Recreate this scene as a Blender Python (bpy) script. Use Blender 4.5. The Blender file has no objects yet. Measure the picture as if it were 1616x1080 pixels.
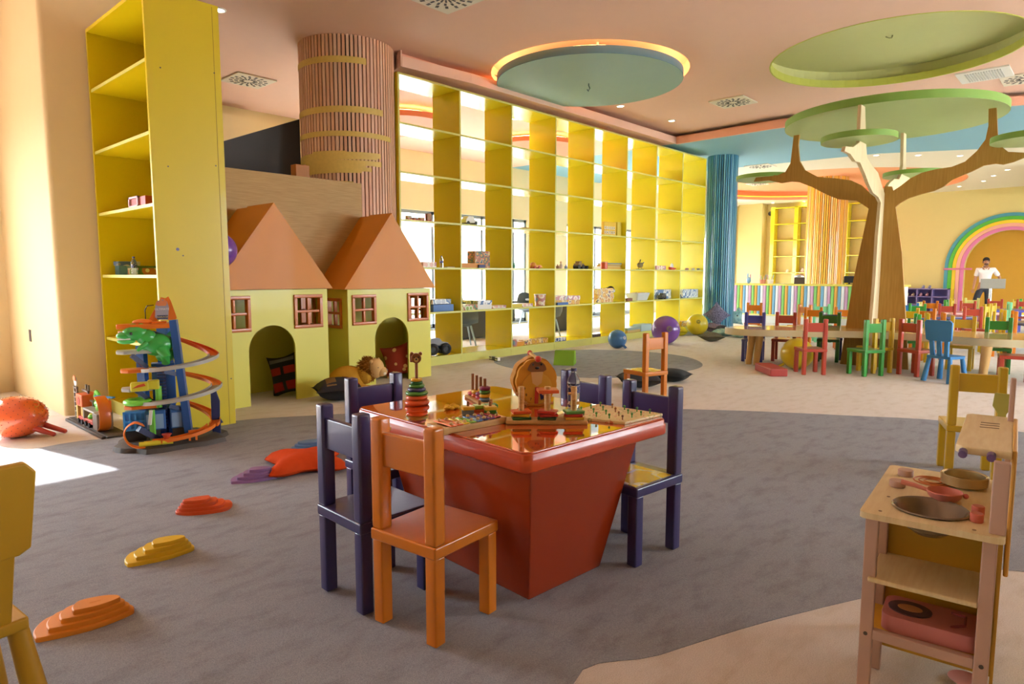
import bpy, bmesh, math, random
from math import sin, cos, pi, radians, tan, atan2, sqrt
from mathutils import Vector, Matrix
from mathutils.geometry import tessellate_polygon

random.seed(7)
SC = bpy.context.scene
COL = SC.collection

# ------------------------------------------------------------------ camera, sky, sun, exposure
# world x runs along the yellow shelf wall, y runs towards it, z is up; the camera stands at (0, 0, 1.3)
FPX, HEYE = 1045.0, 1.3
PITCH = math.atan(107 / FPX)
YAW = radians(42.3)
cam = bpy.data.cameras.new('camera')
cam.sensor_width = 36.0
cam.lens = 36.0 * FPX / 1616.0
cam.clip_start, cam.clip_end = 0.05, 200
camo = bpy.data.objects.new('camera', cam)
COL.objects.link(camo)
camo.location = (0, 0, HEYE)
camo.rotation_euler = (pi / 2 - PITCH, 0, YAW - pi / 2)
SC.camera = camo

SC.view_settings.view_transform = 'Standard'
SC.view_settings.look = 'None'
SC.view_settings.gamma = 1
SC.view_settings.use_curve_mapping = False
SC.view_settings.exposure = 0.38

W = bpy.data.worlds.new('sky')
SC.world = W
W.use_nodes = True
WORLD_STRENGTH = 18.0
W.node_tree.nodes['Background'].inputs[0].default_value = (0.80, 0.92, 1.0, 1)
W.node_tree.nodes['Background'].inputs[1].default_value = WORLD_STRENGTH

def lamp(name, kind, loc, rot, energy, color=(1, 1, 1), **kw):
    l = bpy.data.lights.new(name, kind)
    l.energy, l.color = energy, color
    for k, v in kw.items():
        if k == 'portal': l.cycles.is_portal = v
        else: setattr(l, k, v)
    o = bpy.data.objects.new(name, l)
    COL.objects.link(o)
    o.location, o.rotation_euler = loc, rot
    return o
SUN = lamp('sun', 'SUN', (0, 0, 9), (0, 0, 0), 24.0, (1.0, 0.96, 0.9), angle=radians(0.6))
SUN.rotation_euler = Vector((0.21, -0.97, -0.60)).to_track_quat('-Z', 'Y').to_euler()
# daylight enters through the openings of the windows: portals guide the sky light through them
def portal(cx, cy, cz, sx, sz, rot):
    lamp('window_portal', 'AREA', (cx, cy, cz), rot, 1, shape='RECTANGLE', size=sx, size_y=sz, portal=True)

# ------------------------------------------------------------------ calibration helpers
_S, _Cc = sin(radians(42.3)), cos(radians(42.3))
def _ray(px, py):
    c, v = (px - 808) / FPX, (540 - py) / FPX
    y, z = cos(PITCH) + v * sin(PITCH), -sin(PITCH) + v * cos(PITCH)
    return c * _S + y * _Cc, -c * _Cc + y * _S, z
def fl(px, py, z=0.0):
    d = _ray(px, py); t = (z - HEYE) / d[2]
    return d[0] * t, d[1] * t
def facing(u, v): return atan2(v, u) - pi / 2      # local x to the viewer's right, local y away

# ------------------------------------------------------------------ mesh helpers
def weighted_normals(me):
    fn = [p.normal.copy() for p in me.polygons]; fa = [p.area for p in me.polygons]
    vf = [[] for _ in me.vertices]
    for p in me.polygons:
        for v in p.vertices: vf[v].append(p.index)
    out = [None]*len(me.loops)
    for p in me.polygons:
        for li in p.loop_indices:
            n = Vector()
            for q in vf[me.loops[li].vertex_index]:
                if fn[q].dot(fn[p.index]) > .35: n += fn[q]*fa[q]
            out[li] = tuple(n.normalized() if n.length > 0 else fn[p.index])
    me.normals_split_custom_set(out)
class G:
    def __init__(s): s.v, s.f = [], []
    def add(s, vs, fs, M=None):
        b = len(s.v)
        for p in vs: s.v.append(tuple(M @ Vector(p)) if M is not None else tuple(p))
        for f in fs: s.f.append(tuple(b + i for i in f))
        return s
    def box(s, x0, x1, y0, y1, z0, z1, M=None):
        return s.add([(x0,y0,z0),(x1,y0,z0),(x1,y1,z0),(x0,y1,z0),(x0,y0,z1),(x1,y0,z1),(x1,y1,z1),(x0,y1,z1)],
                     [(3,2,1,0),(4,5,6,7),(0,1,5,4),(1,2,6,5),(2,3,7,6),(3,0,4,7)], M)
    def cb(s, c, d, M=None):
        return s.box(c[0]-d[0]/2, c[0]+d[0]/2, c[1]-d[1]/2, c[1]+d[1]/2, c[2]-d[2]/2, c[2]+d[2]/2, M)
    def rb(s, c, d, rz=0, rx=0, ry=0):
        M = Matrix.Translation(c) @ Matrix.Rotation(rz,4,'Z') @ Matrix.Rotation(ry,4,'Y') @ Matrix.Rotation(rx,4,'X')
        return s.cb((0,0,0), d, M)
    def cyl(s, p0, p1, r0, r1=None, n=14):
        r1 = r0 if r1 is None else r1
        p0, p1 = Vector(p0), Vector(p1); d = (p1 - p0).normalized()
        a = d.orthogonal().normalized(); b = d.cross(a)
        vs, fs = [], []
        for p, r in ((p0, r0), (p1, r1)):
            for i in range(n):
                t = 2*pi*i/n; vs.append(p + (a*cos(t) + b*sin(t))*r)
        for i in range(n): fs.append((i, (i+1) % n, n+(i+1) % n, n+i))
        fs.append(tuple(range(n-1,-1,-1))); fs.append(tuple(range(n, 2*n)))
        return s.add(vs, fs)
    def lathe(s, prof, n=20, c=(0,0,0), M=None):
        vs, fs, rows = [], [], []
        for r, z in prof:
            if r < 1e-6: rows.append([len(vs)]); vs.append((c[0], c[1], c[2]+z))
            else:
                rows.append(list(range(len(vs), len(vs)+n)))
                vs += [(c[0]+r*cos(2*pi*i/n), c[1]+r*sin(2*pi*i/n), c[2]+z) for i in range(n)]
        for A, B in zip(rows, rows[1:]):
            for i in range(n):
                j = (i+1) % n
                if len(A) == 1 and len(B) == 1: continue
                if len(A) == 1: fs.append((A[0], B[j], B[i]))
                elif len(B) == 1: fs.append((A[i], A[j], B[0]))
                else: fs.append((A[i], A[j], B[j], B[i]))
        return s.add(vs, fs, M)
    def ball(s, c, r, n=20, m=12, M=None):
        r = (r, r, r) if not hasattr(r, '__len__') else r
        vs, fs = [(0,0,-1)], []
        for k in range(1, m):
            t = -pi/2 + pi*k/m
            vs += [(cos(t)*cos(2*pi*i/n), cos(t)*sin(2*pi*i/n), sin(t)) for i in range(n)]
        vs.append((0,0,1))
        for i in range(n):
            j = (i+1) % n
            fs.append((0, 1+j, 1+i))
            for k in range(m-2): fs.append((1+k*n+i, 1+k*n+j, 1+(k+1)*n+j, 1+(k+1)*n+i))
            fs.append((1+(m-2)*n+i, 1+(m-2)*n+j, len(vs)-1))
        vs = [(c[0]+x*r[0], c[1]+y*r[1], c[2]+z*r[2]) for x, y, z in vs] if M is None else [(x*r[0], y*r[1], z*r[2]) for x, y, z in vs]
        return s.add(vs, fs, None if M is None else Matrix.Translation(c) @ M)
    def torus(s, c, R, r, n=24, m=10, M=None):
        vs = [((R+r*cos(2*pi*j/m))*cos(2*pi*i/n), (R+r*cos(2*pi*j/m))*sin(2*pi*i/n), r*sin(2*pi*j/m)) for i in range(n) for j in range(m)]
        fs = [(i*m+j, ((i+1) % n)*m+j, ((i+1) % n)*m+(j+1) % m, i*m+(j+1) % m) for i in range(n) for j in range(m)]
        T = Matrix.Translation(c)
        return s.add(vs, fs, T if M is None else T @ M)
    def tube(s, path, r, n=8, flat=None, up=None):
        P = [Vector(p) for p in path]; rows = []
        vs, fs = [], []
        for i, p in enumerate(P):
            d = (P[min(i+1, len(P)-1)] - P[max(i-1, 0)]).normalized()
            a = (Vector(up) if up else Vector((0.013, 0.021, 1))).cross(d)
            if a.length < 1e-4: a = d.orthogonal()
            a.normalize(); b = d.cross(a)
            rr = r[i] if hasattr(r, '__len__') else r
            w, h = (rr, rr) if flat is None else (rr, rr*flat)
            vs += [p + a*cos(2*pi*k/n + pi/n)*w + b*sin(2*pi*k/n + pi/n)*h for k in range(n)]
        for i in range(len(P)-1):
            for k in range(n): fs.append((i*n+k, i*n+(k+1) % n, (i+1)*n+(k+1) % n, (i+1)*n+k))
        fs.append(tuple(range(n-1,-1,-1))); fs.append(tuple((len(P)-1)*n+k for k in range(n)))
        return s.add(vs, fs)
    def prism(s, pts, z0, z1, M=None, holes=()):
        loops = [list(pts)] + [list(h) for h in holes]
        flat = [p for l in loops for p in l]; n = len(flat)
        tris = tessellate_polygon([[Vector((p[0], p[1], 0)) for p in l] for l in loops]) if (holes or len(pts) > 8) else [tuple(range(n))]
        def area(l): return sum(a[0]*b[1]-b[0]*a[1] for a, b in zip(l, l[1:]+l[:1]))
        vs = [(p[0], p[1], z0) for p in flat] + [(p[0], p[1], z1) for p in flat]
        fs = []
        for t in tris:
            q = [flat[i] for i in t]
            t = t if area(q) > 0 else tuple(reversed(t))
            fs.append(tuple(reversed(t))); fs.append(tuple(n+i for i in t))
        b = 0
        for k, l in enumerate(loops):
            m = len(l); ccw = (area(l) > 0) == (k == 0)
            for i in range(m):
                j = (i+1) % m
                q = (b+i, b+j, n+b+j, n+b+i)
                fs.append(q if ccw else tuple(reversed(q)))
            b += m
        return s.add(vs, fs, M)
    def mesh(s, name, bev=0, seg=2, smooth=True, ang=40, sub=0, wn=False):
        me = bpy.data.meshes.new(name)
        bm = bmesh.new()
        V = [bm.verts.new(p) for p in s.v]
        for f in s.f:
            try: bm.faces.new([V[i] for i in f])
            except ValueError: pass
        if bev:
            bm.normal_update()
            es = [e for e in bm.edges if len(e.link_faces) == 2 and e.calc_face_angle(0) > radians(25)]
            bmesh.ops.bevel(bm, geom=es, offset=bev, segments=seg, affect='EDGES', profile=0.6, clamp_overlap=True)
        if sub:
            bmesh.ops.subdivide_edges(bm, edges=bm.edges[:], cuts=sub, use_grid_fill=True)
        bmesh.ops.recalc_face_normals(bm, faces=bm.faces[:])
        bm.to_mesh(me); bm.free()
        if smooth:
            me.polygons.foreach_set('use_smooth', [True]*len(me.polygons))
            me.set_sharp_from_angle(angle=radians(ang))
            if bev or wn: weighted_normals(me)
        me.materials.append(None)
        return me

def link(name, me, m, parent=None, loc=(0,0,0), rot=(0,0,0)):
    o = bpy.data.objects.new(name, me); COL.objects.link(o)
    if parent is not None: o.parent = parent
    o.location = loc; o.rotation_euler = rot
    if m is not None:
        o.material_slots[0].link = 'OBJECT'; o.material_slots[0].material = m
    return o
def part(name, g, m, parent=None, loc=(0,0,0), rot=(0,0,0), label=None, **kw):
    o = link(name, g.mesh(name, **kw), m, parent, loc, rot)
    if label: o['label'] = label
    return o
def thing(name, label, cat, loc=(0,0,0), rz=0, group=None, rot=None):
    o = bpy.data.objects.new(name, None); COL.objects.link(o)
    o.empty_display_size = 0.1
    o.location = loc; o.rotation_euler = rot or (0, 0, rz)
    o['label'], o['category'] = label, cat
    if group: o['group'] = group
    return o
def solo(name, g, m, label, cat, loc=(0,0,0), rz=0, group=None, rot=None, **kw):
    o = part(name, g, m, None, loc, rot or (0, 0, rz), label=label, **kw)
    o['category'] = cat
    if group: o['group'] = group
    return o
def struct(name, g, m, **kw):
    kw.setdefault('smooth', False)
    o = part(name, g, m, **kw); o['kind'] = 'structure'; return o
def stuff(o): o['kind'] = 'stuff'; return o
def text(s, size, m, parent, loc, rot=(pi/2, 0, 0), name='lettering', ext=0.0008, sx=1.0):
    c = bpy.data.curves.new(name, 'FONT'); c.body = s; c.size = size; c.extrude = ext
    c.align_x, c.align_y = 'CENTER', 'CENTER'; c.resolution_u = 2
    dg = bpy.data.objects.new('tmp', c)
    me = bpy.data.meshes.new_from_object(dg)
    bpy.data.objects.remove(dg); bpy.data.curves.remove(c)
    me.materials.clear(); me.materials.append(None)
    o = link(name, me, m, parent, loc, rot); o.scale = (sx, 1, 1)
    return o
def circle(cx, cy, r, n=48, r2=None): return [(cx + r*cos(2*pi*i/n), cy + (r2 or r)*sin(2*pi*i/n)) for i in range(n)]
XZ = Matrix(((1,0,0,0),(0,0,1,0),(0,1,0,0),(0,0,0,1)))     # prism drawn in x,z, extruded along y
YZ = Matrix(((0,0,1,0),(1,0,0,0),(0,1,0,0),(0,0,0,1)))     # prism drawn in y,z, extruded along x

# ------------------------------------------------------------------ materials
def lin(h):
    h = h.lstrip('#'); r = []
    for i in (0, 2, 4):
        c = int(h[i:i+2], 16) / 255
        r.append(c/12.92 if c <= 0.04045 else ((c+0.055)/1.055)**2.4)
    return (*r, 1)
MATS = {}
def M(h, rough=0.5, coat=0.0, metal=0.0, var=0.05, vs=6.0, bump=0.0, bs=60.0, emit=0.0, spec=0.5, sheen=0.0):
    key = (h, rough, coat, metal, var, vs, bump, bs, emit, spec, sheen)
    if key in MATS: return MATS[key]
    m = bpy.data.materials.new('mat_' + h.lstrip('#')); m.use_nodes = True
    nt = m.node_tree; b = nt.nodes['Principled BSDF']
    c = lin(h)
    b.inputs['Roughness'].default_value = rough
    b.inputs['Metallic'].default_value = metal
    b.inputs['Coat Weight'].default_value = coat
    b.inputs['Coat Roughness'].default_value = 0.06
    b.inputs['Specular IOR Level'].default_value = spec
    b.inputs['Sheen Weight'].default_value = sheen
    tc = nt.nodes.new('ShaderNodeTexCoord')
    n = nt.nodes.new('ShaderNodeTexNoise'); n.inputs['Scale'].default_value = vs; n.inputs['Detail'].default_value = 4
    nt.links.new(tc.outputs['Object'], n.inputs['Vector'])
    mx = nt.nodes.new('ShaderNodeMix'); mx.data_type = 'RGBA'
    mx.inputs[6].default_value = tuple(x*(1-var) for x in c[:3]) + (1,)
    mx.inputs[7].default_value = tuple(min(1, x*(1+var)) for x in c[:3]) + (1,)
    nt.links.new(n.outputs['Fac'], mx.inputs[0]); nt.links.new(mx.outputs[2], b.inputs['Base Color'])
    if bump:
        n2 = nt.nodes.new('ShaderNodeTexNoise'); n2.inputs['Scale'].default_value = bs; n2.inputs['Detail'].default_value = 3
        nt.links.new(tc.outputs['Object'], n2.inputs['Vector'])
        bp = nt.nodes.new('ShaderNodeBump'); bp.inputs['Strength'].default_value = bump; bp.inputs['Distance'].default_value = 0.01
        nt.links.new(n2.outputs['Fac'], bp.inputs['Height']); nt.links.new(bp.outputs['Normal'], b.inputs['Normal'])
    if emit:
        b.inputs['Emission Color'].default_value = c; b.inputs['Emission Strength'].default_value = emit
    MATS[key] = m; return m
def ramp_mat(name, kind, scale, stops, rough=0.6, coords='Object', stretch=(1,1,1), bump=0.0, interp='LINEAR', coat=0.0, distort=0.0, detail=4):
    m = bpy.data.materials.new(name); m.use_nodes = True
    nt = m.node_tree; b = nt.nodes['Principled BSDF']; b.inputs['Roughness'].default_value = rough
    b.inputs['Coat Weight'].default_value = coat
    tc = nt.nodes.new('ShaderNodeTexCoord'); mp = nt.nodes.new('ShaderNodeMapping')
    mp.inputs['Scale'].default_value = stretch
    nt.links.new(tc.outputs[coords], mp.inputs['Vector'])
    t = nt.nodes.new({'noise':'ShaderNodeTexNoise','wave':'ShaderNodeTexWave','voronoi':'ShaderNodeTexVoronoi','checker':'ShaderNodeTexChecker'}[kind])
    t.inputs['Scale'].default_value = scale
    if kind == 'wave': t.inputs['Distortion'].default_value = distort; t.inputs['Detail'].default_value = 3
    if kind == 'noise': t.inputs['Detail'].default_value = detail
    nt.links.new(mp.outputs['Vector'], t.inputs['Vector'])
    r = nt.nodes.new('ShaderNodeValToRGB'); r.color_ramp.interpolation = interp
    while len(r.color_ramp.elements) < len(stops): r.color_ramp.elements.new(0.5)
    for e, (p, h) in zip(r.color_ramp.elements, stops): e.position = p; e.color = lin(h)
    out = {'noise':'Fac','wave':'Fac','voronoi':'Distance','checker':'Fac'}[kind]
    nt.links.new(t.outputs[out], r.inputs['Fac']); nt.links.new(r.outputs['Color'], b.inputs['Base Color'])
    if bump:
        bp = nt.nodes.new('ShaderNodeBump'); bp.inputs['Strength'].default_value = bump; bp.inputs['Distance'].default_value = 0.01
        nt.links.new(t.outputs[out], bp.inputs['Height']); nt.links.new(bp.outputs['Normal'], b.inputs['Normal'])
    return m
def print_mat(name, stops, scale=14):          # flat multicolour print on packaging
    return ramp_mat(name, 'voronoi', scale, stops, rough=0.35, interp='CONSTANT')
def carpet(name, a, b, c):
    m = bpy.data.materials.new(name); m.use_nodes = True
    nt = m.node_tree; p = nt.nodes['Principled BSDF']; p.inputs['Roughness'].default_value = 0.95
    p.inputs['Specular IOR Level'].default_value = 0.1
    tc = nt.nodes.new('ShaderNodeTexCoord')
    n1 = nt.nodes.new('ShaderNodeTexNoise'); n1.inputs['Scale'].default_value = 260; n1.inputs['Detail'].default_value = 4
    n2 = nt.nodes.new('ShaderNodeTexNoise'); n2.inputs['Scale'].default_value = 5; n2.inputs['Detail'].default_value = 7; n2.inputs['Roughness'].default_value = 0.62
    mp = nt.nodes.new('ShaderNodeMapping'); mp.inputs['Scale'].default_value = (1.0, 2.2, 1); mp.inputs['Rotation'].default_value = (0,0,0.6)
    nt.links.new(tc.outputs['Object'], n1.inputs['Vector']); nt.links.new(tc.outputs['Object'], mp.inputs['Vector']); nt.links.new(mp.outputs[0], n2.inputs['Vector'])
    r1 = nt.nodes.new('ShaderNodeValToRGB'); r1.color_ramp.elements[0].position = 0.3; r1.color_ramp.elements[1].position = 0.7
    r1.color_ramp.elements[0].color = lin(a); r1.color_ramp.elements[1].color = lin(b)
    r2 = nt.nodes.new('ShaderNodeValToRGB'); r2.color_ramp.elements[0].position = 0.28; r2.color_ramp.elements[1].position = 0.52
    r2.color_ramp.elements[0].color = lin(c); r2.color_ramp.elements[1].color = (1,1,1,1)
    mx = nt.nodes.new('ShaderNodeMix'); mx.data_type = 'RGBA'; mx.blend_type = 'MULTIPLY'; mx.inputs[0].default_value = 1
    nt.links.new(n1.outputs['Fac'], r1.inputs[0]); nt.links.new(n2.outputs['Fac'], r2.inputs[0])
    nt.links.new(r1.outputs[0], mx.inputs[6]); nt.links.new(r2.outputs[0], mx.inputs[7]); nt.links.new(mx.outputs[2], p.inputs['Base Color'])
    bp = nt.nodes.new('ShaderNodeBump'); bp.inputs['Strength'].default_value = 0.5; bp.inputs['Distance'].default_value = 0.004
    nt.links.new(n1.outputs['Fac'], bp.inputs['Height']); nt.links.new(bp.outputs[0], p.inputs['Normal'])
    return m
def glass(name='pane_glass', tint=(1,1,1,1), fac=0.06):
    m = bpy.data.materials.new(name); m.use_nodes = True
    nt = m.node_tree; nt.nodes.remove(nt.nodes['Principled BSDF'])
    t = nt.nodes.new('ShaderNodeBsdfTransparent'); t.inputs[0].default_value = tint
    g = nt.nodes.new('ShaderNodeBsdfGlossy'); g.inputs['Roughness'].default_value = 0.02
    mx = nt.nodes.new('ShaderNodeMixShader'); mx.inputs[0].default_value = fac
    nt.links.new(t.outputs[0], mx.inputs[1]); nt.links.new(g.outputs[0], mx.inputs[2])
    nt.links.new(mx.outputs[0], nt.nodes['Material Output'].inputs[0])
    return m

BEIGE = carpet('beige_carpet', '#d4ccc6', '#f2ece6', '#f0ece6')
GREY = carpet('grey_carpet', '#8e929b', '#acb0ba', '#e2e0de')
CREAM = M('#f1e0ae', 0.7, bump=0.03, bs=150, var=0.02)
TANW = M('#e0c898', 0.7, bump=0.03, bs=150, var=0.02)
PINK = M('#f2c8b2', 0.75, bump=0.02, bs=150, var=0.02)
SALMON = M('#f2b298', 0.7, var=0.02)
BLUEC = M('#86b8c8', 0.7, var=0.02)
CREAMC = M('#ece2c8', 0.7, var=0.02)
ORANGEC = M('#f5ab7c', 0.7, var=0.02)
GREENC = M('#dedc9e', 0.7, var=0.02)
SHELFY = M('#ecda20', 0.25, coat=0.35, var=0.03, vs=2)
EDGEY = M('#dcd876', 0.35, coat=0.2, var=0.03)
HOUSEY = M('#e2da58', 0.4, coat=0.15, var=0.03, vs=3)
ROOF = M('#d8860e', 0.5, coat=0.04, var=0.06, vs=3)
WINF = M('#cc6c1c', 0.35, coat=0.3)
WHITE = M('#f1efe9', 0.5, var=0.02)
OFFW = M('#e9e0cc', 0.5, var=0.02)
BLACK = M('#1c1c20', 0.5)
DARK = M('#3b3a38', 0.7)
GREYF = M('#8b9499', 0.4)
GLASS = glass()
OAK = ramp_mat('oak_veneer', 'noise', 9, [(0.3, '#b08b4e'), (0.5, '#ba9558'), (0.7, '#c29e62')], rough=0.55, stretch=(0.6, 1, 14))

# ================================================================== THE ROOM
ZL, ZH, YW, XF = 4.0, 4.2, 11.6, 26.0         # low and high ceiling, window wall, far wall
X0, Y0 = -6.5, -5.0
struct('floor', G().box(X0-.2, XF+.2, Y0-.2, YW+.3, -0.15, 0), BEIGE)

def smooth_loop(pts, k=6):
    n, out = len(pts), []
    for i in range(n):
        p0, p1, p2, p3 = (Vector(pts[(i+j-1) % n]) for j in range(4))
        for s in range(k):
            t = s/k
            out.append(tuple(0.5*((2*p1)+(p2-p0)*t+(2*p0-5*p1+4*p2-p3)*t*t+(3*p1-p0-3*p2+p3)*t**3)))
    return out
# the big grey inlay is an organic shape: the far edge and the near right edge are those seen in the picture
edge = [fl(*q) for q in [(40,712),(192,690),(370,665),(500,656),(720,646),(900,645),(1060,646),(1200,650),(1350,657),(1480,664),(1616,683)]]
edge += [(6.6, -1.2), (5.6, -2.4), (4.0, -1.4)] + [fl(*q) for q in [(1616,903),(1480,920),(1360,945),(1200,985),(1040,1035),(905,1080)]]
edge += [(1.0, 0.6), (-0.5, 0.5), (-2.0, 2.5), (-1.2, 5.2)]
def carpet_piece(pts, label):
    solo('carpet_inlay', G().prism(pts, 0.0005, 0.0025), GREY, label, 'carpet', smooth=False)
carpet_piece(smooth_loop(edge, 5), 'large dark grey carpet area under the orange table and the stepping stones')
cc = [fl(*q) for q in [(780,569),(880,553.5),(985,553.5),(1075,562),(1109,577),(1060,590),(950,597),(850,590)]]
carpet_piece(smooth_loop(cc, 6), 'round grey carpet spot with the green foam wedge on it')
carpet_piece(smooth_loop([(12.6,6.95),(13.2,6.3),(13.75,5.2),(14.2,4.2),(15.4,4.0),(16.2,5.2),(15.9,6.6),(14.8,7.05),(13.4,7.08)], 5), 'grey carpet spot under the cushions beside the blue column')

# ---- high pink ceiling with two round recesses
EDGE = [(12.72, 6.97), (12.66, 5.8), (12.6, 4.9), (12.75, 3.6), (13.1, 2.3), (13.54, 1.3), (14.3, 0), (16.0, -2.5), (17.5, -5)]
DISC, TREE = (8.12, 5.88), (10.3, 2.46)
GR = (10.18, 2.43)
XC, XD = 5.66, 7.0                                  # left of this line the high ceiling runs on to the window wall
rim = [(X0, Y0)] + [(x+.22, y) for x, y in reversed(EDGE)] + [(12.94, 7.19), (XC+.05, 7.19), (XD, YW), (X0, YW)]
struct('ceiling', G().prism(rim, ZH, ZH+.08, holes=[circle(*DISC, 1.435), circle(*GR, 1.515)]), PINK)
# blue disc recess
g = G()
n = 48
def ring(g, c, r0, z0, r1, z1, n=48):
    vs = [(c[0]+r*cos(2*pi*i/n), c[1]+r*sin(2*pi*i/n), z) for r, z in ((r0, z0), (r1, z1)) for i in range(n)]
    g.add(vs, [(i, (i+1) % n, n+(i+1) % n, n+i) for i in range(n)])
ring(g, DISC, 1.44, ZH+.001, 1.42, ZH+.001); ring(g, DISC, 1.42, ZH, 1.42, ZH+.2); ring(g, DISC, 1.42, ZH+.2, 0.001, ZH+.2)
struct('ceiling', g, PINK)
g = G(); ring(g, GR, 1.52, ZH-.004, 1.5, ZH-.004); ring(g, GR, 1.52, ZH-.004, 1.52, ZH+.1); ring(g, GR, 1.5, ZH-.004, 1.5, ZH+.1); struct('trim_5', g, M('#cfd060', .6)); g = G(); ring(g, GR, 1.5, ZH+.1, 1.62, ZH+.1); ring(g, GR, 1.62, ZH+.1, 1.62, ZH+.26); ring(g, GR, 1.62, ZH+.26, .001, ZH+.26)
struct('ceiling', g, GREENC)
# ---- low ceilings: pink behind and above the shelf wall, blue, then cream with an orange recess
def boundary(y):
    pts = [(-5, 21.5), (-1, 19.6), (1.2, 18.3), (2.4, 17.7), (4.2, 16.8), (5.8, 16.7), (7.4, 16.6), (12, 16.6)]
    for a, b in zip(pts, pts[1:]):
        if a[0] <= y <= b[0]: return a[1] + (b[1]-a[1])*(y-a[0])/(b[0]-a[0])
    return 16.6
struct('ceiling', G().prism([(XC, 7.1), (6.8, 6.97), (12.72, 6.97), (12.72, YW), (XD, YW)], ZL, ZL+.13), PINK)
struct('trim_4', G().prism([(XC-.02, 7.09), (XC, 7.09), (XD, YW), (XD-.02, YW)], ZL, ZH), PINK)
struct('roof', G().box(X0-.4, XF+.4, Y0-.4, YW+.4, 4.5, 4.6), WHITE)  # unseen slab added above the ceilings to stop daylight leaking in
ys = [Y0, -4, -3, -2, -1, 0, 1.2, 2.4, 3.3, 4.2, 5, 5.8, 7.4, YW]
bl = [(boundary(y), y) for y in ys]
struct('ceiling', G().prism([p for p in reversed(EDGE)] + [(12.72, YW)] + list(reversed(bl)), ZL, ZL+.13), BLUEC)
OREC = (21.9, 6.95)
oc = [p for p in circle(*OREC, 3.73, 56)]
struct('ceiling', G().prism(bl + [(XF, YW), (XF, Y0)], ZL, ZL+.1, holes=[oc]), CREAMC)
g = G(); ring(g, OREC, 3.74, ZL-.003, 3.7, ZL-.003); ring(g, OREC, 3.7, ZL-.003, 3.7, ZL+.1); ring(g, OREC, 3.7, ZL+.1, 3.95, ZL+.1); ring(g, OREC, 3.95, ZL+.1, 3.95, ZL+.3); ring(g, OREC, 3.95, ZL+.3, .001, ZL+.3)
struct('ceiling', g, ORANGEC)
LED = M('#ffb874', 0.5, emit=24)
LEDO = M('#ff8a24', 0.5, emit=5)
LEDY = M('#ffd77a', 0.5, emit=3)
# salmon lip along the step, with the shadow gap above it
g = G()
for (a, b) in zip(EDGE, EDGE[1:]):
    g.add([(a[0]-.012, a[1], ZL-.01), (b[0]-.012, b[1], ZL-.01), (b[0]-.012, b[1], ZL+.13), (a[0]-.012, a[1], ZL+.13),
           (a[0]+.05, a[1], ZL-.01), (b[0]+.05, b[1], ZL-.01), (b[0]+.05, b[1], ZL+.13), (a[0]+.05, a[1], ZL+.13)],
          [(0,1,2,3), (4,7,6,5), (0,4,5,1), (3,2,6,7)])
struct('trim_1', g, SALMON)
struct('trim_2', G().box(6.8, 12.72, 6.958, 7.0, ZL-.005, ZL+.13).prism([(XC, 7.085), (6.8, 6.958), (6.8, 7.0), (XC, 7.12)], ZL-.005, ZL+.13), PINK)
g = G()
b2 = bl[:]
for a, b in zip(EDGE, EDGE[1:]):
    g.add([(a[0]+.22, a[1], ZL+.12), (b[0]+.22, b[1], ZL+.12), (b[0]+.22, b[1], ZH), (a[0]+.22, a[1], ZH)], [(0,1,2,3)])
g.add([(XC, 7.19, ZL+.12), (12.94, 7.19, ZL+.12), (12.94, 7.19, ZH), (XC, 7.19, ZH)], [(0,1,2,3)])
g.add([(12.94, 6.97, ZL+.12), (12.94, 7.19, ZL+.12), (12.94, 7.19, ZH), (12.94, 6.97, ZH)], [(0,1,2,3)])
struct('trim_3', g, SALMON)

# ---- window wall behind the shelves, with three glazed openings
W1, W2, W3 = (6.9, 13.35), (15.05, 19.6), (20.4, 24.8)
def wall_y(name, y0, y1, xa, xb, z1, holes, m):
    pts = [(xa, 0), (xb, 0), (xb, z1), (xa, z1)]
    return struct(name, G().prism(pts, y0, y1, XZ, holes=[[(a, zb), (b, zb), (b, zt), (a, zt)] for a, b, zb, zt in holes]), m)
WT = 2.72
wall_y('wall_back', YW, YW+.25, 2.0, XF, 4.5, [(a, b, 0.06, WT) for a, b in (W1, W2, W3)], CREAM)
struct('wall_back', G().box(4.6, 5.75, YW-.28, YW, 0, ZL), CREAM)      # pilaster
def window_x(name, a, b, y, zb, zt, mulls, fm, trans=None):
    g = G()
    for x in mulls + [a+.035, b-.035]: g.box(x-.035, x+.035, y+.05, y+.13, zb, zt)
    g.box(a, b, y+.05, y+.13, zt-.07, zt); g.box(a, b, y+.05, y+.13, zb, zb+.09)
    o = struct(name, G().box(a, b, y-.02, y+.15, zb-.03, zb), fm)
    part('window_frame', g, fm, o, smooth=False)
    xs = [a] + mulls + [b]
    for p, q in zip(xs, xs[1:]): part('pane', G().box(p+.03, q-.03, y+.085, y+.095, zb+.08, zt-.06), GLASS, o, smooth=False)
    return o
window_x('window_1', *W1, YW, .06, WT, [8.5, 10.1, 11.7, 12.85], GREYF)
window_x('window_2', *W2, YW, .06, WT, [16.5, 17.6, 18.6], GREYF)
window_x('window_3', *W3, YW, .06, WT, [21.9, 23.4], GREYF)
portal((W1[0]+W1[1])/2, YW+.2, (WT+.06)/2, W1[1]-W1[0], WT-.06, (-pi/2, 0, 0))
portal((W2[0]+W2[1])/2, YW+.2, (WT+.06)/2, W2[1]-W2[0], WT-.06, (-pi/2, 0, 0))
portal((W3[0]+W3[1])/2, YW+.2, (WT+.06)/2, W3[1]-W3[0], WT-.06, (-pi/2, 0, 0))

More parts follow.
